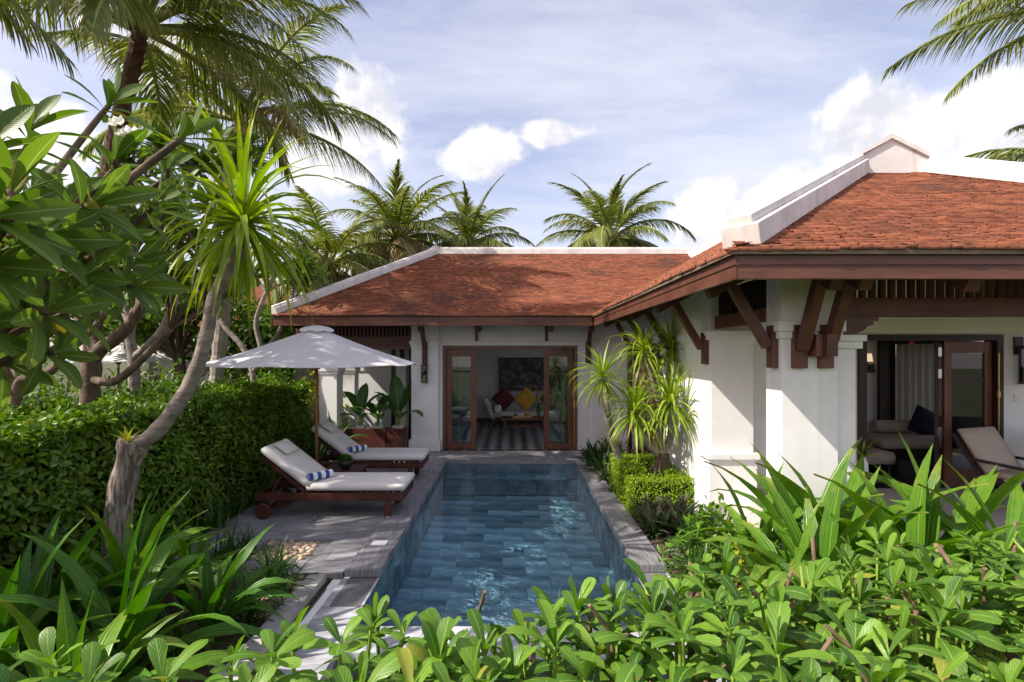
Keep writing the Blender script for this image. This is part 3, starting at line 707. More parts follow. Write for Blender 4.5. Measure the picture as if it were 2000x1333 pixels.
# court pillars and screen walls
def pillar(x0,x1,y0,y1,h,label,cap=.10):
    t = thing('garden_pillar', label, 'pillar', ((x0+x1)/2,(y0+y1)/2,0))
    s = box('shaft', PLASTER, t, x0,x1,y0,y1,-.08,h-.13, bevel=.005)
    MB().box(x0-.04,x1+.04,y0-.04,y1+.04,h-.128,h).box(x0-.02,x1+.02,y0-.02,y1+.02,h-.19,h-.131).build('cap', PLASTER, t, .006)
    return t
pillar(-4.16,-3.78,11.05,11.45,1.93,'stout white garden pillar at the end of the clipped hedge')
pillar(-4.32,-3.98,12.95,13.3,1.88,'slim white pillar standing behind the stout one at the hedge end')
pillar(-3.16,-2.82,13.6,14.0,1.98,'white pillar behind the wooden planter with banana plants')
tag(MB().box(-4.15,-3.17,13.65,13.85,-.08,1.72).box(-4.17,-3.165,13.62,13.88,1.72,1.80).build('screen_wall', ROOM, None, .006), 'grey screen wall between the pillars behind the planters', 'wall')
yw = thing('court_wall', 'white rear court wall with dark window posts beyond the planters', 'wall', (-4,16.5,0))
box('wall', PLASTER, yw, -6.2, -2.30, 16.3, 16.5, -.08, 2.9)
for x in (-3.55,-2.95): box('window_post', DARKW, yw, x, x+.09, 16.22, 16.298, .4, 2.6)
# wooden planters and banana plants
def planter(x0,x1,y0,y1,h,label):
    t = thing('planter_box', label, 'planter', ((x0+x1)/2,(y0+y1)/2,0))
    n = 4; hh = h/n
    for k in range(n): box('plank', LOUNGEW, t, x0, x1, y0-.02, y0+.004, .015+k*hh, .008+(k+1)*hh, bevel=.003)
    box('box_body', LOUNGEW, t, x0, x1, y0+.006, y1, .002, h-.01)
    return t
planter(-3.67,-2.77,11.2,11.55,.54,'wide dark plank planter box with two banana plants'); planter(-2.745,-2.33,11.2,11.55,.54,'narrow dark plank planter box beside the white column')
BL = [leafmesh('leaf', BANANA, .95, .30, R(e), R(d), 10, 4, 'banana', fold=.30, power=1.6, seed=i) for i,(e,d) in enumerate(((82,30),(72,60),(60,80),(45,90),(30,80)))]
def banana(x, y, z, spec, label):
    t = thing('banana_plant', label, 'plant', (x,y,z), 'banana plants in the wooden planters')
    MB().tube([(x,y,z-.05),(x+.01,y,z+.28)], [.045,.03], 8).build('stem', STEMG, t, smooth=True)
    MB().lathe([(.10,-.10),(.13,.02),(.125,.03)], (x,y,z), 16).build('pot', CLAY, t, smooth=True)
    for i,(az,k,s) in enumerate(spec): place('leaf', BL[k], t, (0,0,.12), (0,0,R(az)), s)
banana(-3.37,11.38,.56, ((150,1,.95),(20,1,.9),(260,2,.8),(80,0,.95),(320,3,.7),(200,3,.6)), 'banana plant with upright paddle leaves beside the stout white pillar')
banana(-2.98,11.38,.56, ((140,2,.8),(30,2,.85),(70,1,.8),(290,3,.75),(215,2,.7)), 'small banana plant between the two taller ones')
banana(-2.53,11.38,.56, ((115,0,1.15),(60,1,1.1),(175,1,.95),(330,3,.85),(285,3,.8),(20,0,1.0),(230,2,.85)), 'tallest banana plant, leaves against the white column')

# ------------------------------------------------------------------ right wing
FZ = .35; WX = 2.5
wing = thing('villa', 'white villa wing with big hipped clay tile roof and deep bracketed eaves along the pool', 'villa', (2.5, 4.75, 0))
def pier(x0,x1,y0,y1,name='pier'):
    p = box(name, PLASTER, wing, x0,x1,y0,y1,-.08,3.05, bevel=.008)
    return p
p1 = pier(2.5,3.03,4.75,5.04)
MB().box(2.455,3.075,4.705,5.085,2.40,2.50).box(2.475,3.055,4.725,5.065,2.335,2.398).build('capital', PLASTER, p1, .005)
p1b = box('pier', PLASTER, wing, 3.032,3.22,4.80,5.04,-.08,2.24)
MB().box(3.034,3.29,4.74,5.08,2.31,2.37).box(3.034,3.265,4.76,5.07,2.242,2.308).build('capital', PLASTER, p1b, .005)
p2 = box('pier', PLASTER, wing, 2.502,3.03,6.43,6.72,.95,2.36)
MB().box(2.44,3.09,6.37,6.719,2.42,2.48).box(2.46,3.07,6.39,6.719,2.362,2.418).build('capital', PLASTER, p2, .005)
MB().box(2.44,3.09,6.36,6.719,.87,.948).build('base_moulding', PLASTER, p2, .008)
box('pier_base', PLASTER, p2, 2.47,3.06,6.395,6.719,-.08,.868)
box('upper_wall', PLASTER, wing, 2.504,3.02,6.45,6.719,2.482,3.05)
# side wall with garden door
MB().box(WX,WX+.22,6.722,8.55,-.08,3.05).box(WX,WX+.22,8.55,11.2,2.38,3.05).box(WX,WX+.22,11.2,11.598,-.08,3.05).build('wall', PLASTER, wing)
MB().box(WX-.03,WX-.001,6.722,8.5,2.36,2.46).box(WX-.03,WX-.001,11.22,11.56,2.36,2.46).build('cornice', PLASTER, wing, .005)
MB().box(WX-.04,WX-.001,6.722,8.54,-.08,.42).build('plinth', PLASTER, wing, .006)
gd = MB().box(WX+.02,WX+.12,8.56,8.66,0,2.378).box(WX+.02,WX+.12,11.09,11.19,0,2.378).box(WX+.02,WX+.12,8.66,11.09,2.28,2.378).box(WX+.02,WX+.12,8.66,11.09,0,.12).build('garden_door', DOORW, wing, .004)
for yy in (9.22, 9.83, 10.45): box('stile', DOORW, gd, WX+.03, WX+.10, yy, yy+.12, .122, 2.278, bevel=.003)
for zz in (.55, 1.78): 
    for y0,y1 in ((8.662,9.218),(9.342,9.828),(9.952,10.448),(10.572,11.088)): box('glazing_bar', DOORW, gd, WX+.04, WX+.09, y0, y1, zz, zz+.10)
box('pane', GLASS, gd, WX+.062, WX+.068, 8.662, 11.088, .122, 2.278)
# veranda
box('veranda_floor', surf('pale_floor', (.56,.53,.49), (.50,.47,.43), 3, .4), wing, 2.52, 8.2, 4.6, 7.0, .20, FZ)  # floor made pale to bounce light up under the veranda roof
box('veranda_plinth', PLASTER, wing, 2.54, 8.2, 4.66, 7.0, -.08, .198)
BWY = 7.0
MB().box(3.032,4.72,BWY-.0,BWY+.2,FZ,3.05).box(6.69,8.2,BWY,BWY+.2,FZ,3.05).box(4.72,6.69,BWY,BWY+.2,2.45,3.05).build('back_wall', PLASTER, wing)
box('veranda_ceiling', LAWNTINT, wing, 2.73, 8.2, 5.0, 6.96, 3.32, 3.35)
box('upper_band', LAWNTINT, wing, 3.095, 8.2, BWY-.03, BWY-.002, 2.47, 3.318)
df = MB().box(4.722,4.83,BWY-.04,BWY+.16,FZ,2.448).box(6.60,6.688,BWY-.04,BWY+.16,FZ,2.448).box(4.83,6.60,BWY-.04,BWY+.16,2.37,2.448).build('door_frame', DARKW, wing, .004)
def fleaf(x0,x1,y,parent,z0,z1,m=DOORW):
    lf = MB().box(x0,x0+.10,y,y+.05,z0,z1).box(x1-.10,x1,y,y+.05,z0,z1).box(x0+.10,x1-.10,y,y+.05,z0,z0+.22).box(x0+.10,x1-.10,y,y+.05,z1-.16,z1).build('door_leaf', m, parent, .004)
    box('glazing_bar', DARKW, lf, x0+.102,x1-.102,y+.008,y+.042,1.80,1.84)
    box('pane', GLASS, lf, x0+.101,x1-.101,y+.022,y+.028,z0+.221,1.799); box('pane', GLASS, lf, x0+.101,x1-.101,y+.022,y+.028,1.841,z1-.161)
    return lf
l1 = fleaf(5.93,6.585,BWY+.02,wing,FZ+.02,2.36)
MB().tube([(6.60,BWY-.06,.5),(6.60,BWY-.06,2.2)], .008, 6).box(6.585,6.615,BWY-.07,BWY-.045,1.6,1.68).box(6.585,6.625,BWY-.07,BWY-.045,.85,.97).build('bolt_rod', BRASS, l1)
l2 = MB().beam((5.87,BWY+.08,(FZ+2.38)/2),(6.27,BWY+.56,(FZ+2.38)/2),.05,2.34-FZ).build('door_leaf', DARKW, wing, .004)      # leaf folded back edge-on
for zz in (1.05,1.85,2.15): MB().box(5.855,5.905,BWY+.03,BWY+.079,zz,zz+.13).build('hinge', STEEL, l2, .004)
# beam and slatted valance over the veranda front
BY = 4.85
box('beam', WOODX, wing, 3.24, 8.2, BY-.06, BY+.08, 2.545, 2.72, bevel=.004)
MB().prism([(3.04,BY-.065,2.545),(3.04,BY-.065,2.375),(3.22,BY-.065,2.375),(3.30,BY-.065,2.42),(3.34,BY-.065,2.46),(3.38,BY-.065,2.46),(3.38,BY-.065,2.50),(3.43,BY-.065,2.50),(3.43,BY-.065,2.543)], (0,.15,0)).build('corbel', WOOD, wing, .003)
MB().box(3.04,3.238,BY-.06,BY+.08,2.546,2.72).build('beam_end', WOODX, wing)
sl2 = MB().box(-.024,.024,0,.045,0,.20).mesh('slat', WOOD)
x = 3.12
while x < 8.1:
    place('slat', sl2, wing, (x-2.5, BY-.04-4.75, 2.722)); x += .092
box('rail', WOODX, wing, 3.04, 8.2, BY-.055, BY+.045, 2.923, 2.97)
# side valance between the piers
box('side_beam', WOODX, wing, 2.54, 2.66, 5.045, 6.425, 2.50, 2.66, bevel=.004)
y = 5.1
sl3 = MB().box(0,.04,-.022,.022,0,.30).mesh('slat', DARKW)
while y < 6.4: place('slat', sl3, wing, (.08, y-4.75, 2.662)); y += .075
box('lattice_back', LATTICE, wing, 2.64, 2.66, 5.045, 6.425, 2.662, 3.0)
# room behind
MB().box(2.722,6.84,9.2,9.4,0,3.0).box(6.84,7.6,9.2,9.4,2.36,3.0).box(6.84,7.6,9.2,9.4,0,.6).box(7.6,8.2,9.2,9.4,0,3.0).box(7.72,7.9,7.202,7.6,0,3.0).box(7.72,7.9,8.9,9.198,0,3.0).box(7.72,7.9,7.6,8.9,0,.7).box(7.72,7.9,7.6,8.9,2.4,3.0).build('room_wall', ROOM, wing)  # opening in the right wall is added, out of view, to brighten the room
box('room_floor', DARKW, wing, 2.724, 7.718, 7.0, 9.198, .20, FZ-.004); box('room_ceiling', ROOM, wing, 2.724, 7.718, 7.202, 9.198, 2.90, 2.96)
wf = MB().box(6.56,6.84,9.13,9.198,FZ,2.50).box(6.84,7.70,9.13,9.198,2.36,2.50).box(7.60,7.70,9.13,9.198,FZ,2.36).build('window_frame', DARKW, wing)
box('pane', GLASS, wf, 6.842, 7.598, 9.22, 9.228, .602, 2.358)
# roof
wex, wey, wez = 1.65, 3.8, 2.96; rx, ry, rz = 4.86, 6.615, 2.96+T*3.21; s0 = 2.815; gz = wez+T*s0
def hz(z): return z-.02
A=(wex,wey,wez-.02); B=(8.07,wey,wez-.02); C=(8.07,9.7,wez-.02); Dd=(wex,14,wez-.02)  # right slope ends early, unseen, to let sky light reach the room window
g0=(wex+s0,wey+s0,gz-.02); g1=(8.07-s0,wey+s0,gz-.02); ap=(rx,ry,rz-.02); bk=(rx,14,rz-.02)
def low(p): return (p[0]*1.0, p[1], p[2]-.085)
VV=[A,B,C,Dd,g0,g1,ap,bk,(rx,9.7,rz-.02)]; FF=[(0,1,5,4),(0,4,6,8,7,3),(1,2,8,6,5)]
wroof = MB().add(VV,FF).add([low(p) for p in VV],FF).build('roof', SOFFIT, wing)
fr_t = tile_plane((wex,wey,wez), (1,0,0), (0,1/ln,T/ln), s0*ln, lambda q: (q/ln+(.10 if q>.1 else 0), 6.42-(.10 if q>.1 else 0)-q/ln), 11)
lf_t = tile_plane((wex,14.5,wez), (0,-1,0), (1/ln,0,T/ln), 3.21*ln-.02, lambda q: (max(0, 14.5-10.4-q/ln), 14.5-wey-min(q/ln,s0)-(.10 if q>.1 else 0)), 13)
stuff('roof_tiles', merge([fr_t, lf_t]), TILE, wroof)
hip0 = Vector((wex+.10,wey+.10,wez+T*.10-.01)); hip1 = Vector((wex+s0+.42,wey+s0+.0,gz+.20))
g0v = Vector(g0)
d_ = (Vector((wex+s0,wey+s0,gz))-Vector((wex,wey,wez))).normalized()
cap_run(MB(), hip0, Vector((wex,wey,wez))+d_*4.22, .29, .17, .19, .07).build('hip_cap', PLASTER2, wroof, .012)
d2 = (Vector((8.07-s0,wey+s0,gz))-Vector((8.07,wey,wez))).normalized()
cap_run(MB(), Vector((8.07,wey,wez))+d2*.1, Vector((8.07,wey,wez))+d2*4.22, .29, .17, .19, .07).build('hip_cap', PLASTER2, wroof, .012)
yg = ry-.10
MB().prism([(4.33,yg,gz-.06),(5.30,yg,gz-.06),(5.30,yg,gz+.17),(4.82,yg,4.93),(4.33,yg,gz+.13)], (0,.40,0)).build('gablet', PLASTER2, wroof, .006)
MB().prism([(4.27,yg-.03,gz+.12),(4.82,yg-.03,4.925),(5.36,yg-.03,gz+.155),(5.36,yg-.03,gz+.205),(4.82,yg-.03,4.985),(4.27,yg-.03,gz+.17)], (0,.46,0)).build('gablet_coping', PLASTER2, wroof)
MB().box(4.74,4.98,ry+.3,13.9,rz-.03,rz+.17).build('ridge_cap', PLASTER2, wroof, .01)
MB().box(wex+.035,8.05,wey+.01,wey+.055,2.752,2.93).build('fascia', WOODX, wroof, .004)
MB().box(wex+.01,wex+.034,wey+.01,10.38,2.752,2.93).build('fascia', WOOD, wroof, .004)
MB().box(wex-.02,8.09,wey-.02,wey+.06,2.932,2.975).build('eave_trim', surf('eave_trim', (.20,.15,.10), (.12,.09,.065), 5, .7), wroof)
MB().box(wex-.022,wex+.05,wey+.062,10.36,2.932,2.975).build('eave_trim', MATS['eave_trim'], wroof)
for yy in (4.86,6.56,7.9,9.2,10.3): strut(wing, (WX,yy,0), (-1,0,0), True, 2.38, 2.86, .43, .10, 2.06)
for xx in (2.65,2.89): strut(wing, (xx,4.75,0), (0,-1,0), True, 2.36, 2.86, .36, .11, 2.06)
box('bracket_block', WOOD, wing, 2.735, 2.80, 4.60, 4.748, 2.17, 2.37, bevel=.004)
box('bracket_block', WOOD, wing, 2.801, 2.9, 4.55, 4.66, 2.17, 2.37, bevel=.004)
for xx in (3.62,4.6,5.6,6.6): MB().beam((xx,5.0,3.30),(xx,4.0,2.75),.12,.15).build('outrigger', WOOD, wing, .004)
# ================================================================== FURNITURE AND FITTINGS
def pad(x0,x1,y0,y1,z0,z1,n=6,puff=.02):
    """soft cushion block (local box with pillowed faces)"""
    m = MB(); nx, ny = n, n
    def pt(i,j,top):
        u, v = i/nx, j/ny; e = (1-(2*u-1)**6)*(1-(2*v-1)**6)
        ins = 0
        return (x0+(x1-x0)*u, y0+(y1-y0)*v, (z1-puff+puff*2*e*.7) if top else (z0+puff-puff*e))
    top = [pt(i,j,1) for j in range(ny+1) for i in range(nx+1)]; bot = [pt(i,j,0) for j in range(ny+1) for i in range(nx+1)]
    k = len(top); f = []
    for j in range(ny):
        for i in range(nx):
            a = j*(nx+1)+i; f.append((a,a+1,a+nx+2,a+nx+1)); f.append((k+a+nx+1,k+a+nx+2,k+a+1,k+a))
    ed = [i for i in range(nx)] ; 
    loop = [i for i in range(nx+1)] + [(nx+1)*j+nx for j in range(1,ny+1)] + [(nx+1)*ny+i for i in range(nx-1,-1,-1)] + [(nx+1)*j for j in range(ny-1,0,-1)]
    cx, cy = (x0+x1)/2, (y0+y1)/2; mid = []
    for q in loop:
        p = Vector(top[q]); d = Vector((p.x-cx, p.y-cy, 0)); 
        ox = puff*(1 if p.x>x1-1e-4 else -1 if p.x<x0+1e-4 else 0); oy = puff*(1 if p.y>y1-1e-4 else -1 if p.y<y0+1e-4 else 0)
        mid.append((p.x+ox*.8, p.y+oy*.8, (z0+z1)/2))
    b2 = 2*k; n2 = len(loop)
    for a in range(n2):
        b = (a+1)%n2; f.append((loop[b],loop[a],b2+a,b2+b)); f.append((b2+b,b2+a,k+loop[a],k+loop[b]))
    return m.add(top+bot+mid, f)
def xform(mb, M): mb.v = [tuple(M @ Vector(p)) for p in mb.v]; return mb

def lounger():
    t = thing('sun_lounger', 'x', 'sun lounger', (0,0,0), 'sun loungers on the pool deck')
    # local: head at x=0, foot at x=2, y 0..0.68
    W_ = .68
    for yy, nm in ((0,'a'),(W_-.05,'b')): box('side_rail', LOUNGEW, t, 0, 1.98, yy, yy+.045, .235, .335, bevel=.004)
    for xx in (.0, .62, 1.2, 1.935): box('cross_rail', LOUNGEW, t, xx, xx+.045, .047, W_-.052, .25, .32)
    k = 0; x = .70
    while x < 1.93: box('slat', LOUNGEW, t, x, x+.07, .03, W_-.03, .337, .352); x += .088
    for yy in (.004, W_-.074):
        box('leg', LOUNGEW, t, 1.72, 1.80, yy, yy+.07, 0, .234, bevel=.005)
        box('leg', LOUNGEW, t, .085, .155, yy, yy+.06, .06, .234, bevel=.005)
    for yy in (-.045, W_+.005):
        w = MB(); 
        w.lathe([(.02,-.022),(.094,-.022),(.104,-.012),(.104,.012),(.094,.022),(.02,.022)], n=22)
        xform(w, Matrix.Translation((.12, yy+.02, .105)) @ Matrix.Rotation(R(90),4,'X')); wo_ = w.build('wheel', LOUNGEW, t)
        h = MB().lathe([(.012,-.028),(.012,.028)], n=10); xform(h, Matrix.Translation((.12, yy+.02, .105)) @ Matrix.Rotation(R(90),4,'X')); h.build('hub', BLACKM, wo_)
    MB().beam((.12,-.03,.105),(.12,W_+.03,.105),.035,.035).build('axle', LOUNGEW, t)
    MB().beam((.62,.1,.25),(.14,.1,.11),.05,.04).build('brace', LOUNGEW, t)
    # raised back frame, hinge at x=.70
    A = R(142)      # back goes up towards -x
    Mb = Matrix.Translation((.72, 0, .345)) @ Matrix.Rotation(R(-38),4,'Y').inverted() 
    Mb = Matrix.Translation((.72,0,.345)) @ Matrix(((-math.cos(R(38)),0,-math.sin(R(38)),0),(0,1,0,0),(math.sin(R(38)),0,-math.cos(R(38)),0),(0,0,0,1)))
    Mb = Matrix.Translation((.72,0,.345)) @ Matrix.Rotation(R(-180+38),4,'Y')
    def bk(mb): return xform(mb, Mb)
    # after the turn local +x runs up the back and local -z faces the sitter
    bf = bk(MB().box(0,.80,.01,.055,.0,.05).box(0,.80,W_-.055,W_-.01,.0,.05).box(.74,.795,.056,W_-.056,.0,.045).box(.02,.06,.056,W_-.056,.0,.045)).build('backrest_frame', LOUNGEW, t, .004)
    for i in range(8): bk(MB().box(.08+i*.082,.145+i*.082,.056,W_-.056,.012,.03)).build('slat', LOUNGEW, bf)
    p = Mb @ Vector((.45,.1,.03)); MB().beam((p.x,.09,p.z),(.18,.09,.30),.04,.035).build('prop', LOUNGEW, t); MB().beam((p.x,W_-.09,p.z),(.18,W_-.09,.30),.04,.035).build('prop', LOUNGEW, t)
    pad(.70,1.99,.0,W_,.358,.475,8,.016).build('seat_cushion', CUSHION, t, smooth=True)
    bc = bk(pad(.05,.84,.0,W_,-.135,-.012,8,.016)).build('back_cushion', CUSHION, t, smooth=True)
    bk(pad(.585,.79,.14,.54,-.185,-.145,5,.02)).build('headrest_pillow', CUSHION, bc, smooth=True)
    MB().tube([(.74,.012,.372),(.73,-.004,.40)], .008, 5).build('cushion_tie', CUSHION, t)
    return t
lo = lounger(); lo['label'] = 'cream cushioned wooden sun lounger with wheels, in front of the side table'
lo.location = (-3.42, 6.80, 0)
lo2 = copy_tree(lo); lo2['label'] = 'cream cushioned wooden sun lounger behind the side table, nearer the planter boxes'; lo2.location = (-3.50, 8.72, 0)

def towel(c, rz, label):
    n, s = 10, 16; V=[];Q=[];U=[]
    for i in range(n+1):
        for k in range(s+1):
            a = 2*math.pi*k/s*1.0; r = .058*(1+.10*math.cos(a*3+.5))*(1 if 0<i<n else .9)
            V.append(((i/n-.5)*.36, r*math.cos(a), r*.85*math.sin(a))); U.append((i/n, k/s))
    Q = grid_quads(n, s); V=np.array(V); U=np.array(U)
    t = thing('rolled_towel', label, 'towel', c, 'rolled striped towels', rz)
    place('roll', npmesh('roll', V, Q, U, TOWEL), t)
    for sx in (-1,1):
        sp = MB(); pts=[(sx*.176, .045*(1-i/14)*math.cos(i*.9), .04*(1-i/14)*math.sin(i*.9)) for i in range(14)]
        sp.tube(pts, .011, 6).build_ = None
        o = place('rolled_end', sp.mesh('rolled_end', TOWEL, smooth=True), t)
    return t
towel((-2.62,6.98,.535), R(52), 'blue and white striped rolled towel on the lounger in front of the side table')
towel((-2.70,8.92,.535), R(52), 'blue and white striped rolled towel on the lounger behind the side table')
st = thing('side_table', 'low square dark wood side table between the two loungers', 'table', (-2.62,7.98,0))
for i in range(5): box('table_plank', LOUNGEW, st, -2.92+i*.121, -2.804+i*.121, 7.68, 8.28, .375, .40, bevel=.003)
box('apron', LOUNGEW, st, -2.89, -2.35, 7.71, 8.25, .31, .372)
for x in (-2.90,-2.39):
    for y in (7.70,8.21): box('leg', LOUNGEW, st, x, x+.05, y, y+.05, 0, .309)
bowl = thing('potted_plant', 'round dark bowl with a clipped green plant on the side table', 'plant', (-2.60,8.0,.40))
MB().lathe([(.05,.0),(.095,.03),(.115,.08),(.105,.13),(.085,.14)], (-2.60,8.0,.402), 20).build('bowl', BLACKM, bowl, smooth=True)
n=260; d=rng.normal(size=(n,3)); d/=np.linalg.norm(d,axis=1,keepdims=True); d[:,2]=np.abs(d[:,2])*.8-.15
stuff('foliage', bulkarr(small_leaf(.5), np.array([-2.60,8.0,.54])+d*.075, frames(d+rng.normal(0,.5,(n,3)), np.tile([0,0,1.],(n,1)), rng.uniform(.04,.06,n))), SHRUB, bowl)

# parasol
def parasol(c, rad, zrim, ztop, rot, label, nside=8, groupn='parasols', base=True):
    t = thing('parasol', label, 'parasol', c, groupn)
    x, y, z = c
    MB().tube([(x,y,.03),(x,y,ztop-.02)], .026, 12).build('pole', POLEW, t, smooth=True)
    if base: MB().lathe([(.30,0),(.30,.05),(.26,.075),(.06,.085),(.05,.28),(.03,.29)], (x,y,.002), 24).build('base', BLACKM, t, smooth=False)
    for i in range(nside):
        a0 = rot+2*math.pi*i/nside; a1 = rot+2*math.pi*(i+1)/nside
        e0 = Vector((math.cos(a0)*rad, math.sin(a0)*rad, zrim)); e1 = Vector((math.cos(a1)*rad, math.sin(a1)*rad, zrim)); tp = Vector((0,0,ztop))
        nl, nw = 6, 4; V=[];U=[]
        for p in range(nl+1):
            f = .06+.94*p/nl; l = tp.lerp(e0, f); r_ = tp.lerp(e1, f)
            for q in range(nw+1):
                g = q/nw; pt = l.lerp(r_, g); sag = -.055*f*4*g*(1-g)*.5 - .05*math.sin(math.pi*f)*.6
                V.append((pt.x,pt.y,pt.z+sag)); U.append((g,f))
        V = np.array(V); Q = grid_quads(nl, nw); V2 = V-np.array([0,0,.006])
        ar = merge([(V,Q,np.array(U)),(V2,Q[:,::-1],np.array(U))]); pn = place('canopy_panel', npmesh('canopy_panel', *ar, CANVAS), t)
        pn.location = (0,0,-z)
        rb = MB().tube([Vector((x,y,0))+tp.lerp(e0,.06)-Vector((0,0,.03)), Vector((x,y,0))+tp.lerp(e0,.5)-Vector((0,0,.062)), Vector((x,y,0))+e0-Vector((0,0,.030))], .010, 6).build('rib', POLEW, t)
        MB().tube([Vector((x,y,zrim-.02)), Vector((x,y,0))+tp.lerp(e0,.5)-Vector((0,0,.05))], .009, 5).build('stretcher', POLEW, rb)
    MB().lathe([(.055,-.06),(.065,0),(.055,.05),(.03,.06)], (x,y,zrim-.03), 14).build('runner', POLEW, t)
    m = MB(); nn = 24; prof = [(rad*.165,ztop-.082),(rad*.155,ztop-.052),(rad*.105,ztop-.018),(.02,ztop+.012)]
    for r_, zz in prof:
        for k in range(nn): m.v.append((x+r_*(1+.05*math.cos(k*math.pi/1.5))*math.cos(k*2*math.pi/nn), y+r_*math.sin(k*2*math.pi/nn), zz+.012*math.cos(k*math.pi/1.5)))
    for i in range(3):
        for k in range(nn): m.f.append((i*nn+k,i*nn+(k+1)%nn,(i+1)*nn+(k+1)%nn,(i+1)*nn+k))
    m.f.append(tuple(3*nn+k for k in range(nn))); m.build('vent_cap', CANVAS, t, smooth=True)
    return t
parasol((-3.10,8.12,0), 1.62, 2.03, 2.62, R(28), 'large white canvas parasol on a wooden pole shading the two loungers', 6)
parasol((-10.3,13.4,0), 1.7, 2.0, 2.6, R(12), 'distant white parasol in the neighbouring garden beyond the hedge', 6)

def lantern(c, label, s=1.0, mount=None):
    t = thing('wall_lantern', label, 'lantern', c)
    x,y,z = c
    for dx in (-.055,.055):
        for dy in (-.05,.05): MB().beam((x+dx*s,y+dy*s,z),(x+dx*s,y+dy*s,z+.34*s),.014,.014).build('corner_bar', BLACKM, t)
    MB().box(x-.068*s,x+.068*s,y-.062*s,y+.062*s,z-.016,z).build('base_plate', BLACKM, t); MB().box(x-.075*s,x+.075*s,y-.07*s,y+.07*s,z+.34*s,z+.37*s).build('top_plate', BLACKM, t)
    MB().tube([(x,y,z),(x,y,z+.16*s)], .022*s, 10).build('candle', WHITEP, t)
    for dy in (-.052,.052): box('pane', GLASS, t, x-.05*s,x+.05*s,y+dy*s-.002,y+dy*s+.002,z+.002,z+.338*s)
    if mount: MB().beam(mount,(x,y,z+.37*s),.02,.02).build('hanger', BLACKM, t)
lantern((-1.95,WY-.21,1.56), 'slim black metal lantern hanging below the bracket on the white column', 1.0)
lantern((6.94,6.86,1.80), 'black box lantern on the veranda wall beside the door', 1.35, (6.92,6.86,2.45))
box('mount_plate', BLACKM, OBJ['wall_lantern.001'], 6.85,6.97,6.975,6.998,2.18,2.42) if 'wall_lantern.001' in OBJ else None
sp_ = thing('switch_plate', 'small pale switch plate on the veranda wall under the lantern', 'switch', (6.93,6.99,1.55)); box('plate', WHITEP, sp_, 6.86,6.99,6.985,6.999,1.54,1.64, bevel=.003); box('rocker', WHITEP, sp_, 6.90,6.95,6.978,6.984,1.56,1.62)

# ------------------------------------------------------------------ living room
BKY = WY+4.52
sofa = thing('sofa', 'long cream sofa with slanted arms along the living room back wall', 'sofa', (.5,15.5,0))
def sprism(poly, y0, y1): return MB().prism([(x,y0,z) for x,z in poly], (0,y1-y0,0))
pad(-.55,2.15,14.9,15.6,.30,.46,8,.02).build('seat', SOFAF, sofa, smooth=True)
pad(-.55,2.15,15.62,15.85,.40,.98,6,.03).build('back', SOFAF, sofa, smooth=True)
sprism([(-.85,.86),(-.74,.86),(-.48,.30),(-.60,.28)],14.9,15.6).build('arm', SOFAF, sofa, .02)
sprism([(2.42,.86),(2.31,.86),(2.17,.30),(2.28,.28)],14.9,15.6).build('arm', SOFAF, sofa, .02)
for x,dx in ((-.5,-.14),(2.1,.14)):
    for yy in (14.97,15.5): MB().beam((x,yy,.29),(x+dx,yy,.012),.05,.05).build('leg', DOORW, sofa)
def throw_cushion(c, s, m, label, rx=.25, ry=R(45), name='throw_cushion', rz=0):
    mb = MB(); n = 8; V=[]
    for sgn in (1,-1):
        for j in range(n+1):
            for i in range(n+1):
                u, v = i/n*2-1, j/n*2-1; th = (1-u**4)*(1-v**4); pin = 1-.06*(1-abs(u))*(v*v)-.0
                V.append((u*s/2*(1-.07*(1-u*u)*0-.07*(1-abs(v))*0), sgn*.075*th**.6, v*s/2))
    k=(n+1)**2; f=[]
    for j in range(n):
        for i in range(n):
            a=j*(n+1)+i; f.append((a,a+1,a+n+2,a+n+1)[::-1]); f.append((k+a,k+a+1,k+a+n+2,k+a+n+1))
    me = mb.add(V,f).mesh(name, m, smooth=True)
    o = place(name, me, None, c, (rx, ry, rz)); return tag(o, label, 'cushion')
throw_cushion((-.26,15.42,.82), .52, MAROON, 'maroon cushion set on its corner beside the white bolster on the sofa', -.25)
throw_cushion((.42,15.42,.82), .52, MUSTARD, 'mustard yellow cushion set on its corner behind the flower vase', -.25)
throw_cushion((1.18,15.42,.82), .52, MAROON, 'maroon cushion at the sofa end behind the glass door leaf', -.25)
bo = MB().tube([(-.42,14.95,.56),(-.42,15.5,.56)], .105, 16); tag(bo.build('bolster', CUSHION, None, .02), 'small white round bolster at the left arm of the sofa', 'bolster')
pt_ = thing('painting', 'large dark abstract cityscape painting on the living room back wall', 'painting', (.9,BKY,2.0))
box('canvas', PAINTING, pt_, -.42, 1.72, BKY-.045, BKY-.001+.0, 1.02+.0, 2.06); 
for x,lb in ((-.12,'black wall sconce under the left end of the painting, above the maroon cushion'),(.58,'black wall sconce under the painting above the mustard cushion'),(1.36,'black wall sconce under the painting seen through the glass door leaf')):
    t = thing('wall_sconce', lb, 'lamp', (x,BKY,.9))
    MB().lathe([(.04,0),(.075,.10),(.05,.14),(.02,.15)], (x,BKY-.12,.86), 12).build('shade', BLACKM, t); MB().tube([(x,BKY-.12,.86),(x,BKY-.12,.76),(x,BKY-.01,.74)], .014, 6).build('arm', BLACKM, t)
ct = thing('coffee_table', 'low brown wood coffee table with splayed legs before the sofa', 'table', (.75,14.0,0))
box('table_top', DOORW, ct, -.30, .95, 13.7, 14.3, .40, .445, bevel=.006); box('shelf', DOORW, ct, -.10,.75,13.8,14.2,.20,.225)
for x,dx in ((-.18,-.08),(.83,.08)):
    for y in (13.78,14.22): MB().beam((x,y,.40),(x+dx,y,.012),.045,.045).build('leg', DOORW, ct)
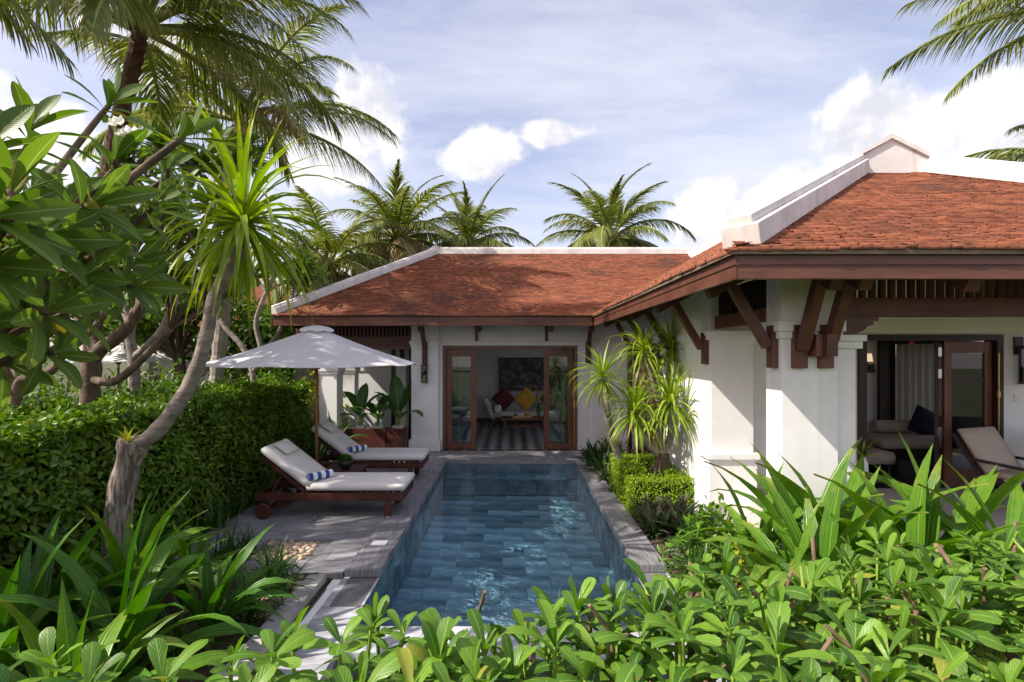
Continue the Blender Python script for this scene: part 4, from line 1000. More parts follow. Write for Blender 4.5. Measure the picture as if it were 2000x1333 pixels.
va = thing('flower_vase', 'tall glass vase of bird of paradise flowers on the coffee table', 'vase', (0.72,13.95,.445))
MB().lathe([(.045,0),(.05,.02),(.05,.24),(.055,.27)], (0.72,13.95,.446), 14).build('vase', GLASS, va, smooth=True)
for i in range(9):
    a = i*.7+.3; l = .5+.12*(i%3); tipp = Vector((0.72+.26*math.cos(a), 13.95+.12*math.sin(a), .60+l*.8))
    MB().tube([(0.72,13.95,.48),(0.72+.08*math.cos(a),13.95+.05*math.sin(a),.75),tipp], .006, 5).build('stem', STEMG, va)
    for k in range(4): MB().beam(tipp, tipp+Vector((.10*math.cos(a+k*.5-.6),.03,.05+.03*k)), .018,.006).build('petal', MUSTARD if k%2 else MAROON, va)
for i in range(8):
    place('leaf', leafmesh('leaf', DARKL, .34, .07, R(60-7*i), R(70), 6, 2, 'ellipse', seed=i), va, (0,0,.26), (0,0,i*.8))
tr = thing('wooden_tray', 'wooden tray with fruit and white flowers on the coffee table', 'tray', (.28,13.95,.445))
MB().box(.02,.54,13.82,14.1,.446,.462).box(.02,.54,13.82,13.835,.462,.50).box(.02,.54,14.085,14.1,.462,.50).build('tray', surf('light_wood', (.55,.36,.17), None, 5, .5), tr)
for i,(x,m) in enumerate(((.10,SHRUB),(.18,WHITEP),(.26,WHITEP),(.38,MUSTARD),(.46,MUSTARD))): MB().lathe([(.01,0),(.045,.03),(.05,.06),(.03,.095),(.005,.10)], (x,13.95+.03*(i%2),.463), 10).build('fruit', m, tr, smooth=True)
def curtain(x0,x1,y,z0,z1,label,m=SHEER,amp=.035,waves=5):
    n = 40; V=[];U=[]
    for j in range(2):
        for i in range(n+1):
            u=i/n; V.append((x0+(x1-x0)*u, y+amp*math.sin(u*waves*6.283)+amp*.4*math.sin(u*17), (z0,z1)[j])); U.append((u,j))
    V=np.array(V); Q=np.array([(i,i+1,n+2+i,n+1+i) for i in range(n)]); V2=V+np.array([0,.006,0])
    t = thing('curtain', label, 'curtain', (x0,y,z0)); me = npmesh('drape', *merge([(V,Q,np.array(U)),(V2,Q[:,::-1],np.array(U))]), m); me.transform(Matrix.Translation((-x0,-y,-z0))); place('drape', me, t)
    MB().tube([(x0-.04,y,z1+.02),(x1+.04,y,z1+.02)], .014, 8).build('rod', BLACKM, t)
PALEC = surf('pale_green_curtain', (.60,.66,.63), (.54,.60,.57), 4, .9)
curtain(-1.62,-1.22,12.05,.05,2.32,'pale curtain gathered behind the left glass door leaf', PALEC, waves=3); curtain(1.14,1.46,12.0,.05,2.32,'pale curtain gathered behind the right glass door leaf', PALEC, waves=3)

# ------------------------------------------------------------------ villa room and veranda
def trans_fabric():
    m,t,b = newmat('sheer_fabric'); b.inputs['Base Color'].default_value=(.75,.70,.64,1); b.inputs['Roughness'].default_value=.9
    tr=N(t,'ShaderNodeBsdfTranslucent'); tr.inputs[0].default_value=(.85,.80,.72,1); mx=N(t,'ShaderNodeMixShader',i_0=.5); L(t,b.outputs[0],mx.inputs[1]); L(t,tr.outputs[0],mx.inputs[2]); L(t,mx.outputs[0],t.nodes['Material Output'].inputs[0]); return m
curtain(6.80,7.62,9.05,.62,2.36,'sheer white curtain over the villa room window', trans_fabric(), .03, 7)
db = thing('daybed', 'grey upholstered daybed under the curtained window in the villa room', 'daybed', (6.6,8.2,FZ))
pad(5.75,7.3,7.9,8.7,.70,.88,8,.02).build('mattress', BEIGE, db, smooth=True); box('frame', DARKW, db, 5.72,7.33,7.87,8.73,.55,.70, bevel=.01)
for x in (5.75,7.22):
    for y in (7.9,8.62): box('leg', DARKW, db, x,x+.08,y,y+.08,FZ-.003,.549)
tag(MB().tube([(5.95,8.45,.99),(6.60,8.45,.99)], .105, 16).build('bolster', BEIGE, None, .02), 'beige bolster lying on the villa daybed', 'bolster')
throw_cushion((6.72,8.3,1.06), .46, NAVY, 'navy blue cushion leaning on the villa daybed', -.3, R(28), rz=-.2)
t = thing('wall_sconce', 'lit wall sconce with pale fabric shade in the villa room', 'lamp', (6.25,9.19,1.9))
MB().lathe([(.085,0),(.065,.14),(.062,.14)], (6.28,9.05,2.05), 18).build('shade', SHADE, t, smooth=True); MB().lathe([(.02,0),(.035,.04),(.02,.08)], (6.28,9.05,2.085), 8).build('bulb', GLOW, t)
MB().tube([(6.28,9.05,2.05),(6.28,9.05,1.97),(6.40,9.10,1.93),(6.44,9.18,1.93)], .012, 6).build('arm', BLACKM, t); box('plate', BLACKM, t, 6.38,6.50,9.17,9.199,1.85,2.0)
t = thing('pendant_lamp', 'small dull red pendant lamp near the villa room window', 'lamp', (6.95,8.9,2.3)); MB().lathe([(.02,0),(.045,.03),(.04,.06),(.015,.08)], (6.95,8.9,2.34), 14).build('shade', REDLAMP, t, smooth=True); MB().tube([(6.95,8.9,2.42),(6.95,8.9,2.9)], .006, 5).build('cord', BLACKM, t)
t = thing('villa_table', 'small dark pedestal table on the veranda beside the white pier', 'table', (4.0,5.9,FZ)); MB().lathe([(.22,0),(.22,.03)], (4.05,5.9,.76), 20).build('table_top', DARKW, t); MB().tube([(4.05,5.9,FZ),(4.05,5.9,.76)], .03, 8).build('stem', DARKW, t); MB().lathe([(.16,0),(.14,.02)], (4.05,5.9,FZ), 16).build('foot', DARKW, t)
t = thing('vase_plant', 'white vase with yellow striped leaves on the veranda table', 'plant', (4.05,5.9,.79)); MB().lathe([(.035,0),(.05,.05),(.045,.14),(.025,.19),(.03,.21)], (4.05,5.9,.791), 16).build('vase', WHITEP, t, smooth=True)
for i in range(26): place('leaf', leafmesh('leaf', YELLOW if i%3==0 else DARKL, .30, .022, R(75-2.4*i), R(60), 6, 2, 'grass', seed=i) , t, (0,0,.2), (0,0,i*2.4))
t = thing('armchair', 'low beige armchair in the villa room behind the vase', 'chair', (5.2,7.6,FZ)); pad(4.95,5.6,7.5,8.1,.55,.76,5,.02).build('seat', BEIGE, t, smooth=True); pad(4.95,5.6,8.1,8.25,.60,1.15,5,.02).build('back', BEIGE, t, smooth=True)
for x in (4.97,5.52):
    for y in (7.52,8.15): box('leg', DARKW, t, x,x+.05,y,y+.05,FZ-.003,.549)
def chaise(c, rz, label, m):
    t = thing('chaise', label, 'lounge chair', c, 'chaises on the villa veranda', rz)
    off = Vector(c)
    def b(name, m_, mb, parent=t, **k):
        o = place(name, mb.mesh(name, m_, smooth=k.get('smooth',False)), parent); return o
    Mb = Matrix.Translation((0,0,.34)) @ Matrix.Rotation(R(58),4,'X')
    for x in (-.33,.33): b('side_rail', DARKW, MB().beam((x,-.02,.32),(x,-1.25,.32),.045,.06)); b('back_post', DARKW, xform(MB().box(x-.022,x+.022,0,.60,-.05,.0), Mb))
    for x in (-.33,.33):
        for y in (-.05,-1.2): b('leg', DARKW, MB().box(x-.025,x+.025,y-.025,y+.025,0,.30))
        b('armrest', DARKW, MB().beam((x,.12,.55),(x,-.55,.52),.05,.03)); b('arm_post', DARKW, MB().beam((x,-.5,.33),(x,-.5,.52),.035,.035))
    bc = b('back_cushion', m, xform(pad(-.31,.31,.03,.62,.005,.085,6,.012), Mb), smooth=True)
    b('seat_cushion', m, pad(-.31,.31,-1.25,.0,.36,.45,6,.012), smooth=True)
chaise((6.0,6.25,FZ), R(18), 'beige cushioned dark wood chaise on the villa veranda', BEIGE)
chaise((6.95,6.2,FZ), R(18), 'second dark framed chaise with grey cushion at the veranda wall', SOFAF)

# ------------------------------------------------------------------ far neighbour pavilion
nb = thing('neighbour_pavilion', 'neighbouring white pavilion with red tile roof behind the plumeria trees', 'pavilion', (-9,16,0))
box('wall', PLASTER, nb, -12.5,-6.4,17.0,17.2,-.08,2.9)
for x in (-11.5,-9.3,-7.6): box('column', PLASTER, nb, x-.22,x+.22,15.9,16.3,-.08,2.3); 
for x in (-10.4,-8.3,-6.9): box('post', DARKW, nb, x-.09,x+.09,15.9,16.05,-.08,2.75)
box('beam', WOODX, nb, -12.5,-6.2,15.85,16.0,2.45,2.75)
nr = MB().add([(-13,15,2.9),(-5.9,15,2.9),(-7.7,18,4.6),(-11.2,18,4.6),(-5.9,21,2.9),(-13,21,2.9)], [(0,1,2,3),(1,4,2),(0,3,5)]).build('roof', SOFFIT, nb)
tp_ = tile_plane((-13,15,2.93),(1,0,0),(0,3/3.448,1.7/3.448),3.44, lambda q:(q/3.448*1.8, 7.1-q/3.448*1.8), 21); tr_ = tile_plane((-5.9,15,2.93),(0,1,0),(-1.8/2.476,0,1.7/2.476),2.47, lambda q:(q/2.476*3,6-q/2.476*3), 22)
stuff('roof_tiles', merge([tp_,tr_]), TILE, nr)
cap_run(MB(),(-7.7,18,4.6),(-5.9,15,2.9),.28,.16,.2,.05).build('hip_cap', PLASTER2, nr); cap_run(MB(),(-11.2,18,4.6),(-13,15,2.9),.28,.16,.2,.05).build('hip_cap', PLASTER2, nr); cap_run(MB(),(-11.2,18,4.6),(-7.7,18,4.6),.28,.16,.2,.05).build('ridge_cap', PLASTER2, nr)
box('fascia', WOODX, nr, -12.95,-5.95,15.02,15.07,2.7,2.88)
# ================================================================== PLANTS
# ---- clipped hedges
def hedge_leaves(boxes, dens, size, seed, inner=.10, bump=.05, asp=.5):
    """boxes: (x0,x1,y0,y1,z0,z1) with faces listed; leaves on the faces, denser on a lumpy skin"""
    r = np.random.default_rng(seed); out = []
    for (x0,x1,y0,y1,z0,z1,faces) in boxes:
        for fc in faces:
            if fc in 'LR': A=(y1-y0)*(z1-z0)
            elif fc in 'FB': A=(x1-x0)*(z1-z0)
            else: A=(x1-x0)*(y1-y0)
            n=int(A*dens); a=r.uniform(0,1,n); b=r.uniform(0,1,n); o=np.ones(n)
            if fc=='R': p=np.stack([o*x1,y0+(y1-y0)*a,z0+(z1-z0)*b],1); nn=(1,0,0)
            if fc=='L': p=np.stack([o*x0,y0+(y1-y0)*a,z0+(z1-z0)*b],1); nn=(-1,0,0)
            if fc=='F': p=np.stack([x0+(x1-x0)*a,o*y0,z0+(z1-z0)*b],1); nn=(0,-1,0)
            if fc=='B': p=np.stack([x0+(x1-x0)*a,o*y1,z0+(z1-z0)*b],1); nn=(0,1,0)
            if fc=='T': p=np.stack([x0+(x1-x0)*a,y0+(y1-y0)*b,o*z1],1); nn=(0,0,1)
            nn=np.array(nn,float)
            lump=bump*(np.sin(p[:,0]*4.1+p[:,2]*5.3)+np.sin(p[:,1]*3.7+p[:,2]*4.3+1)+np.sin(p[:,0]*9+p[:,1]*8.3))/2
            dep=-np.abs(r.normal(0,inner,n))+lump+(r.uniform(0,1,n)<.06)*r.uniform(0,.09,n)
            p=p+nn*dep[:,None]
            d=rand_dirs(n,nn*.35+np.array([0,0,.1 if fc=='T' else -.25]),1.0,r); up=rand_dirs(n,nn+np.array([0,0,.6]),.7,r)
            out.append(bulkarr(small_leaf(asp,.15),p,frames(d,up,r.uniform(.7,1.25,n)*size)))
    return merge(out)
hg = thing('hedge', 'tall clipped dark green hedge along the left side of the pool deck', 'hedge', (-4.4,6.5,-.07))
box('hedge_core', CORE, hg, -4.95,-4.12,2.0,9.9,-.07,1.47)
stuff('leaves', hedge_leaves([(-5.05,-3.95,2.0,10.05,-.05,1.61,'RTF')], 1750, .078, 3, .11, .075), HEDGE, hg)
tw = MB(); r_ = np.random.default_rng(5)
for i in range(90):
    y0=r_.uniform(3.5,10); z0=r_.uniform(.1,1.5); p=Vector((-4.15,y0,z0)); q=p+Vector((r_.uniform(.12,.24),r_.uniform(-.15,.15),r_.uniform(-.05,.2))); tw.tube([p,q],[.006,.003],4,False)
tw.build('twigs', TWIG, hg, kind='stuff')
# low box hedge round the dracaena
lh = thing('low_hedge', 'low bright green clipped box hedge squared round the dracaena trunk', 'hedge', (2.05,7.6,-.03))
LB = [(1.60,2.46,6.9,7.2,-.03,.50,'FTLR'),(1.60,1.9,7.2,8.35,-.03,.56,'LTRB'),(1.9,2.46,8.08,8.35,-.03,.56,'FTB'),(2.2,2.46,7.2,8.08,-.03,.5,'LT')]
cm = MB()
for b in LB: cm.box(b[0]+.05,b[1]-.05,b[2]+.05,b[3]-.05,b[4],b[5]-.06)
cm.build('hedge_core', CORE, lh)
stuff('leaves', hedge_leaves(LB, 4200, .032, 9, .03, .012, .6), BOX, lh)

# ---- strap leaved plants
CR = [leafmesh('leaf', CRINUM, 1.15, .128, R(e), R(d), 9, 2, 'strap', fold=.35, power=1.7, wave=.012, twist=tw_, seed=i) for i,(e,d,tw_) in enumerate(
     ((86,18,.1),(80,35,-.2),(74,55,.25),(68,80,-.3),(60,95,.3),(52,105,-.3),(40,95,.4),(78,110,.2)))]
CRD = []
for me in CR:
    m2 = me.copy(); m2.materials.clear(); m2.materials.append(CRINUMD); CRD.append(m2)
def crinum(x,y,z,n,s,label,group,deep=False,seed=0,lean=None):
    r=np.random.default_rng(seed); t=thing('crinum_lily',label,'lily',(x,y,z),group)
    MB().tube([(x,y,z-.03),(x,y,z+.10)],[.05,.035],8).build('stem', STEMG, t, smooth=True)
    for i in range(n):
        az=i*2.399+r.uniform(-.3,.3); k=min(7,int(i/n*7+r.uniform(0,1.4)))
        if lean is not None and r.uniform()<.35: az=lean+r.normal(0,.5)
        place('leaf',(CRD if deep else CR)[k],t,(.02*math.cos(az),.02*math.sin(az),.04),(r.normal(0,.06),r.normal(0,.06),az),s*r.uniform(.75,1.12))
LG='crinum lilies in front of the tall hedge'
for i,(x,y,n,s,lb) in enumerate(((-3.15,3.1,16,1.0,'big crinum lily in the corner nearest the plumeria branch, broad arching leaves'),(-2.35,2.75,15,.95,'crinum lily low behind the clipped scaevola hedge with drooping leaf tips'),
        (-3.35,3.6,15,1.05,'crinum lily against the tall hedge below the plumeria branches'),(-2.62,3.42,17,1.1,'crinum lily with long leaves reaching toward the pool ledge'),
        (-3.1,4.15,15,1.0,'crinum lily at the foot of the old grey dracaena stump'),(-2.35,3.95,13,.8,'smaller crinum lily beside the narrow stone kerb'),(-3.55,4.75,12,.85,'crinum lily between the tall hedge and the dracaena stump'),
        (-2.95,4.65,12,.72,'crinum lily near the lower edge of the stone deck'))):
    crinum(x,y,-.03,n+3,s*.95,lb,LG,i%3!=1,seed=i+3,lean=.2)
RG='crinum lilies in the bed before the villa piers'
for i,(x,y,n,s,lb) in enumerate(((2.08,4.32,12,.88,'crinum lily at the left end of the row, beside the second white pier'),(2.45,4.25,14,1.08,'crinum lily in front of the sunlit corner pier'),(2.72,4.18,14,1.15,'crinum lily in front of the corner pier below the bracket posts'),
        (2.95,3.75,15,1.12,'tall crinum lily in front of the villa doorway'),(3.35,3.95,15,1.2,'tall crinum lily before the daybed view'),(3.5,3.45,13,1.1,'crinum lily in front of the beige chaise'),(2.25,3.75,13,.95,'short crinum lily between the scaevola hedge and the corner pier'),
        (2.1,3.75,10,.7,'small crinum lily near the yellow leaved shrub'),(3.75,3.85,12,1.2,'crinum lily at the far right end of the row by the chaise'))):
    crinum(x,y,.16,n+2,s*1.08,lb,RG,False,seed=i+40)
LI = [leafmesh('leaf', LIRIO, .48, .018, R(e), R(d), 6, 1, 'grass', power=1.4, seed=i) for i,(e,d) in enumerate(((85,40),(72,80),(60,110),(45,110)))]
LIB = [arc_leaf(.48,.018,R(e),R(d),5,1,'grass',power=1.4,seed=i) for i,(e,d) in enumerate(((85,40),(72,80),(60,110),(45,110),(30,80)))]
def tuft(name,x,y,z,n,s,label,cat,group,m=LIRIO,base=LIB,seed=0,w=1.0):
    r=np.random.default_rng(seed); t=thing(name,label,cat,(x,y,z),group); out=[]
    k=r.integers(0,len(base),n)
    for j in range(len(base)):
        q=np.where(k==j)[0]; 
        if not len(q): continue
        az=r.uniform(0,6.28,len(q)); sc=s*r.uniform(.7,1.15,len(q)); ca,sa=np.cos(az),np.sin(az); z_=np.zeros(len(q)); o_=np.ones(len(q))
        M=np.stack([np.stack([ca,-sa*w,z_],1),np.stack([sa,ca*w,z_],1),np.stack([z_,z_,o_],1)],1)*sc[:,None,None]
        out.append(bulkarr(base[j],np.stack([x+.05*r.normal(size=len(q)),y+.05*r.normal(size=len(q)),z_+z],1),M))
    stuff('blades',merge(out),m,t)
    return t
i=0
for (x,y,s,lb) in ((-2.15,4.72,1.0,'liriope tuft by the lower deck edge next to the pebbles'),(-2.35,5.05,.95,'liriope tuft spilling over the corner of the deck'),(-2.2,4.25,1.05,'liriope tuft beside the stone kerb'),(-2.92,5.5,.85,'liriope tuft covering the left side of the pebble pocket'),(-3.0,5.35,1.1,'liriope tuft at the near left corner of the deck'),
                   (-2.45,3.7,1.0,'liriope tuft in the soil between crinum lilies and kerb')):
    tuft('liriope_tuft',x,y,-.04,70,s,lb,'grass','liriope tufts by the deck edge',seed=i+70); i+=1
ORD=('first','second','third','fourth','fifth','sixth','seventh','eighth','ninth')
for k in range(7):
    tuft('liriope_tuft',-3.78+.05*(k%2),5.95+k*.5,-.02,55,.85,ORD[k]+' dark liriope tuft along the hedge foot, counted from the old stump','grass','liriope tufts at the hedge foot',seed=i+90); i+=1
tuft('liriope_tuft',1.85,5.05,-.03,90,1.0,'dark liriope tuft beside the cracked flagstone right of the pool','grass','liriope tufts right of the pool',seed=55)
tuft('liriope_tuft',1.95,5.35,-.03,80,1.0,'dark liriope tuft between the flagstones and the leafy groundcover shrub','grass','liriope tufts right of the pool',seed=56)
RH=[arc_leaf(.37,.050,R(e),R(d),4,2,'strap',fold=.3,seed=i) for i,(e,d) in enumerate(((80,20),(65,30),(50,40),(35,40),(20,30)))]
for k,(x,y,s,lb) in enumerate(((1.82,6.65,1.1,'purple tinged rhoeo clump at the corner of the low box hedge'),(2.12,6.55,1.15,'purple tinged rhoeo clump before the low box hedge'),(1.75,6.3,1.0,'rhoeo clump leaning over the pool coping'),(2.05,6.2,1.05,'rhoeo clump beside the stepping flagstones'),(2.35,6.3,1.0,'rhoeo clump by the second pier base'),
                   (1.66,8.75,.9,'rhoeo clump between coping and low hedge, far side'),(1.70,8.05,.75,'small rhoeo tuft squeezed beside the low hedge face'))):
    tuft('rhoeo_clump',x,y,-.03,105,s,lb,'plant','rhoeo clumps in the right hand bed',RHOEO,RH,seed=k+120)
for k,(x,y,s,lb) in enumerate(((1.62,10.25,1.3,'dark leafy plant at the far right pool corner'),(1.82,9.8,1.35,'dark leafy plant before the garden door'),(1.72,9.35,1.2,'dark leafy plant beside the coping, behind the rhoeo'),(2.1,10.6,1.3,'dark leafy plant against the pavilion wall'))):
    tuft('bush_plant',x,y,-.03,70,s,lb,'plant','dark plants at the far pool corner',DARKL,RH,seed=k+140)
# leafy bushes
def bush(name,c,rad,n,size,m,label,cat,group=None,seed=0,asp=.5,stem=True,par=None):
    r=np.random.default_rng(seed); t=thing(name,label,cat,(c[0],c[1],c[2]),group)
    d=r.normal(size=(n,3)); d/=np.linalg.norm(d,axis=1,keepdims=True); d[:,2]=np.abs(d[:,2])*1.0-.12
    lump=1+.16*np.sin(d[:,0]*6+seed)+.14*np.sin(d[:,1]*7+2*seed)+.12*np.sin(d[:,2]*9+seed)
    rr=np.cbrt(r.uniform(.25,1,n))*lump; p=np.array(c)+d*rr[:,None]*np.array(rad)
    stuff('foliage',bulkarr(small_leaf(asp,.15),p,frames(d*.5+r.normal(0,.6,(n,3))+np.array([0,0,.1]),d+np.array([0,0,.7]),r.uniform(.7,1.25,n)*size)),m,t)
    s=MB()
    for k in range(6):
        a=k*1.05+seed; s.tube([(c[0],c[1],c[2]-.05),(c[0]+rad[0]*.5*math.cos(a),c[1]+rad[1]*.5*math.sin(a),c[2]+rad[2]*.6)],[.02,.008],5,False)
    s.build('stems',TWIG,t)
    return t
bush('groundcover_shrub',(2.1,5.35,-.03),(.42,.5,.62),900,.085,SHRUB,'leafy green groundcover shrub between flagstones and crinum lilies','shrub',None,1)
bush('groundcover_shrub',(2.25,4.75,-.03),(.30,.30,.72),420,.075,YELLOW,'yellow leaved shrub in front of the second pier','shrub',None,2)
bush('groundcover_shrub',(1.98,10.2,-.03),(.35,.45,.62),700,.06,SHRUB,'rounded green shrub under the dracaena near the garden door','shrub',None,3)
bush('groundcover_shrub',(-3.95,9.6,-.05),(.3,.4,.5),300,.10,DARKL,'dark shrub at the end of the hedge behind the loungers','shrub',None,4)
for k in range(5): 
    a=[(-3.7,9.9,.0,1.0,60),(-3.62,10.4,0,.9,150)]
for k,(x,y,s) in enumerate(((-3.72,9.75,.9),(-3.66,10.5,.8))): crinum(x,y,-.02,9,s,('broad leaved lily behind the far lounger headrest','broad leaved lily between hedge end and planter box')[k],'lilies behind the far lounger',True,seed=k+200)
# garden beyond the hedge: bright bushes
GB='bushes in the garden beyond the hedge'
GBL=('leafy bush just behind the tall hedge, left of the thick plumeria trunk','leafy bush behind the thick plumeria trunk','leafy bush just beyond the tall hedge near the dracaena bend','yellowish bush below the distant white parasol','leafy bush in front of the neighbouring pavilion posts','leafy bush behind the far end of the tall hedge','leafy bush left of the distant white parasol','leafy bush between the parasol canopy and the neighbouring pavilion','yellowish bush beside the slim white pillar','leafy bush at the foot of the far left garden tree','leafy bush beneath the neighbouring pavilion eave','small leafy bush touching the far end of the hedge')
gb=((-6.2,6.6,.9,1.5,'bush with dark leaves'),(-7.6,8.4,1.1,1.75,''),(-6.0,9.4,1.0,1.85,''),(-9.2,8.8,1.2,1.8,''),(-7.6,10.6,1.1,1.95,''),(-5.4,11.4,.9,1.85,''),(-10.5,10.8,1.3,2.0,''),(-6.6,12.6,1.0,1.9,''),(-4.9,12.9,.7,1.6,''),(-12.6,10.6,1.4,2.0,''),(-9.2,13.2,1.2,1.7,''),(-5.1,10.5,.6,1.5,''))
for k,(x,y,rr,h,_) in enumerate(gb):
    bush('garden_bush',(x,y,-.05),(rr*1.15,rr*1.15,h*1.18),1500,.16 if k%3 else .12,(SHRUB,TREEL,YELLOW if k in (3,8) else SHRUB)[k%3],GBL[k],'bush',GB,k+20,.42)
for k in range(9):
    x,y=-5.6-.75*k+.3*(k%2),7.0+.5*(k%3); tuft('garden_lily',x,y,.0,46,3.2,ORD[k]+' strap leaved lily clump beyond the tall hedge, counted from the slender plumeria','lily','lilies beyond the tall hedge',CRINUMD,[arc_leaf(.5,.035,R(e),R(d),5,2,'strap',fold=.3,seed=j) for j,(e,d) in enumerate(((82,30),(70,60),(58,80),(48,90)))],seed=k+300)

# ---- dracaenas
DR = [leafmesh('leaf', DRAC, .84, .040, R(e), R(d), 8, 2, 'grass', fold=.35, power=1.5, twist=.2*(-1)**i, seed=i) for i,(e,d) in enumerate(((84,16),(74,38),(64,62),(52,92),(38,110),(22,108),(2,86),(-20,62),(-40,45)))]
DR2 = []
for me in DR:
    m2=me.copy(); m2.materials.clear(); m2.materials.append(DRAC); DR2.append(m2)
def crown(t,c,n,s,seed,hang=.5,f0=0):
    r=np.random.default_rng(seed); off=rootoff(t)
    for i in range(n):
        f=f0+(1-f0)*i/n; k=min(8,int(f**(.62 if hang>.65 else .8)*9)); az=i*2.399+r.uniform(-.2,.2)
        h=.10*(1-f)*1.2
        place('leaf',DR[k],t,Vector(c)+Vector((.02*math.cos(az),.02*math.sin(az),h))-off,(r.normal(0,.08),r.normal(0,.08),az),s*r.uniform(.8,1.12))
def bez(pts,n=10):
    pts=[Vector(p) for p in pts]; out=[]
    for i in range(len(pts)-1):
        p0=pts[max(i-1,0)];p1=pts[i];p2=pts[i+1];p3=pts[min(i+2,len(pts)-1)]
        for k in range(n):
            t=k/n; out.append(.5*((2*p1)+(-p0+p2)*t+(2*p0-5*p1+4*p2-p3)*t*t+(-p0+3*p1-3*p2+p3)*t**3))
    out.append(pts[-1]); return out
Yd=4.45
dt=thing('dracaena_tree','leaning grey dracaena tree growing from an old stump in front of the hedge','tree',(P(238,1010,Yd).x,Yd,-.05))
b0=P(225,1100,Yd); b0.z=-.06
pts=bez([b0,P(232,1000,Yd),P(246,925,Yd),P(262,862,Yd)],8); m=MB(); m.tube(pts,[.100+.006*math.sin(i*.6)+(.02 if i<3 else 0)+(.012 if i>20 else 0) for i in range(len(pts))],14)
for i,v in enumerate(m.v): 
    a=i%14; m.v[i]=(v[0]+.006*math.sin(a*2.3+v[2]*2)+.004*math.sin(i*7.7),v[1]+.006*math.cos(a*3.1+v[2]*2),v[2]+(.03*math.sin(a*2.1) if i>len(m.v)-30 else 0))
m.build('stump',BARKO,dt,smooth=True)
pts=bez([P(262,872,Yd),P(300,848,Yd),P(340,800,Yd),P(378,735,Yd),P(402,660,Yd),P(416,590,Yd),P(438,540,Yd),P(466,492,Yd),P(474,462,Yd)],6)
n_=len(pts); MB().tube(pts,[(.068-.022*i/n_)*(1+.06*math.sin(i*1.1)+.05*math.sin(i*2.7)) for i in range(n_)],12).build('trunk',BARK,dt,smooth=True)
crown(dt,P(475,448,Yd),125,1.2,3,.7)
for i in range(7): place('leaf',leafmesh('leaf',YELLOW,.17,.03,R(75-9*i),R(25),4,2,'grass',seed=i),dt,P(258,862,Yd)-dt.location+Vector((0,-.06,0)),(0,0,i*2.4))
Y2=7.6; dm=thing('dracaena_tree','many headed bright green dracaena inside the low box hedge beside the villa wall','tree',(2.22,Y2,-.03))
Bs=Vector((2.22,Y2,-.03))
def limb(pts,r0,r1,nm='trunk',mat=BARK): 
    q=bez(pts,6); k=len(q); MB().tube(q,[r0+(r1-r0)*i/k for i in range(k)],9).build(nm,mat,dm,smooth=True)
limb([Bs,Bs+Vector((.0,0,.5)),Bs+Vector((.02,-.02,.75))],.12,.09,mat=BARKD); limb([Bs+Vector((-.12,-.05,0)),Bs+Vector((-.13,-.05,.55))],.06,.05,mat=BARKD)
heads=[(P(1176,742,7.6),54,.82),(P(1240,812,7.35),60,.9),(P(1308,792,7.3),64,.95),(P(1258,690,7.6),46,.85),(P(1310,684,7.75),50,.88)]
limb([Bs+Vector((0,0,.7)),Bs+Vector((-.25,0,.95)),heads[1][0]],.07,.045,'branch'); limb([Bs+Vector((0,0,.7)),Bs+Vector((.12,-.05,1.0)),heads[2][0]],.065,.04,'branch')
limb([Bs+Vector((0,.02,.7)),Bs+Vector((-.02,.06,1.4)),heads[3][0]],.05,.035,'branch'); limb([Bs+Vector((0,.02,.7)),Bs+Vector((.08,.1,1.4)),heads[4][0]],.05,.035,'branch')
limb([Bs+Vector((-.30,.45,.02)),Bs+Vector((-.62,.3,.75)),heads[0][0]+Vector((.08,0,-.5)),heads[0][0]],.06,.05,'branch')
for i,(c,n,s) in enumerate(heads): crown(dm,c+Vector((0,0,-.02)),int(n*1.5),s*.9,i+11,.6,.10)

# ---- plumeria
def pl_variants(mat,Ln,w,k0): return [leafmesh('leaf',mat,Ln,w,R(e),R(d),6,4,'plumeria',fold=.16,power=1.2,cup=.12,seed=i+k0) for i,(e,d) in enumerate(((72,15),(55,25),(38,30),(20,30),(2,30),(-18,25)))]
PLN=pl_variants(PLUM,.30,.092,0); PLF=pl_variants(PLUMB,.36,.105,9); PLFD=pl_variants(PLUM,.36,.105,19)
UVB={}
for me in PLN+PLF+PLFD: UVB[me.name]=np.array([(j/4,1-(1-i/6)**1.45) for i in range(7) for j in range(5)])
PEND={}
def flush(t,var_base,mat):
    """the 300 leaves nearest the camera become leaf objects, the rest one mass"""
    L_=PEND.pop(t.name,[]); L_.sort(key=lambda q:(q[1]-cam.location).length/q[3]); off=rootoff(t)
    for (k,p,ro,s) in L_[:300]: place('leaf',k,t,p-off,ro,s)
    rest=L_[300:]
    if rest:
        arr=[]
        for (k,p,ro,s) in rest:
            n=len(k.vertices); V=np.empty(n*3,np.float32); k.vertices.foreach_get('co',V); Q=np.array([tuple(f.vertices) for f in k.polygons]); U=var_base[k.name]
            arr.append(bulkarr((V.reshape(-1,3),Q,U),np.array([p]),np.array([np.array(ro.to_matrix())*s])))
        stuff('leaves',merge(arr),mat,t)
def rosette(t,tip,axis,var,n,s,r):
    q=Vector(axis).normalized().to_track_quat('Z','Y'); off=rootoff(t)
    for i in range(n):
        az=i*2.399+r.uniform(-.25,.25); k=min(5,int(i/n*5.2+r.uniform(0,.8)))
        rot=(q @ Euler((0,0,az)).to_quaternion()).to_euler()
        PEND.setdefault(t.name,[]).append((var[k],Vector(tip)-Vector(axis).normalized()*(.010*i),rot,s*r.uniform(.75,1.12)))
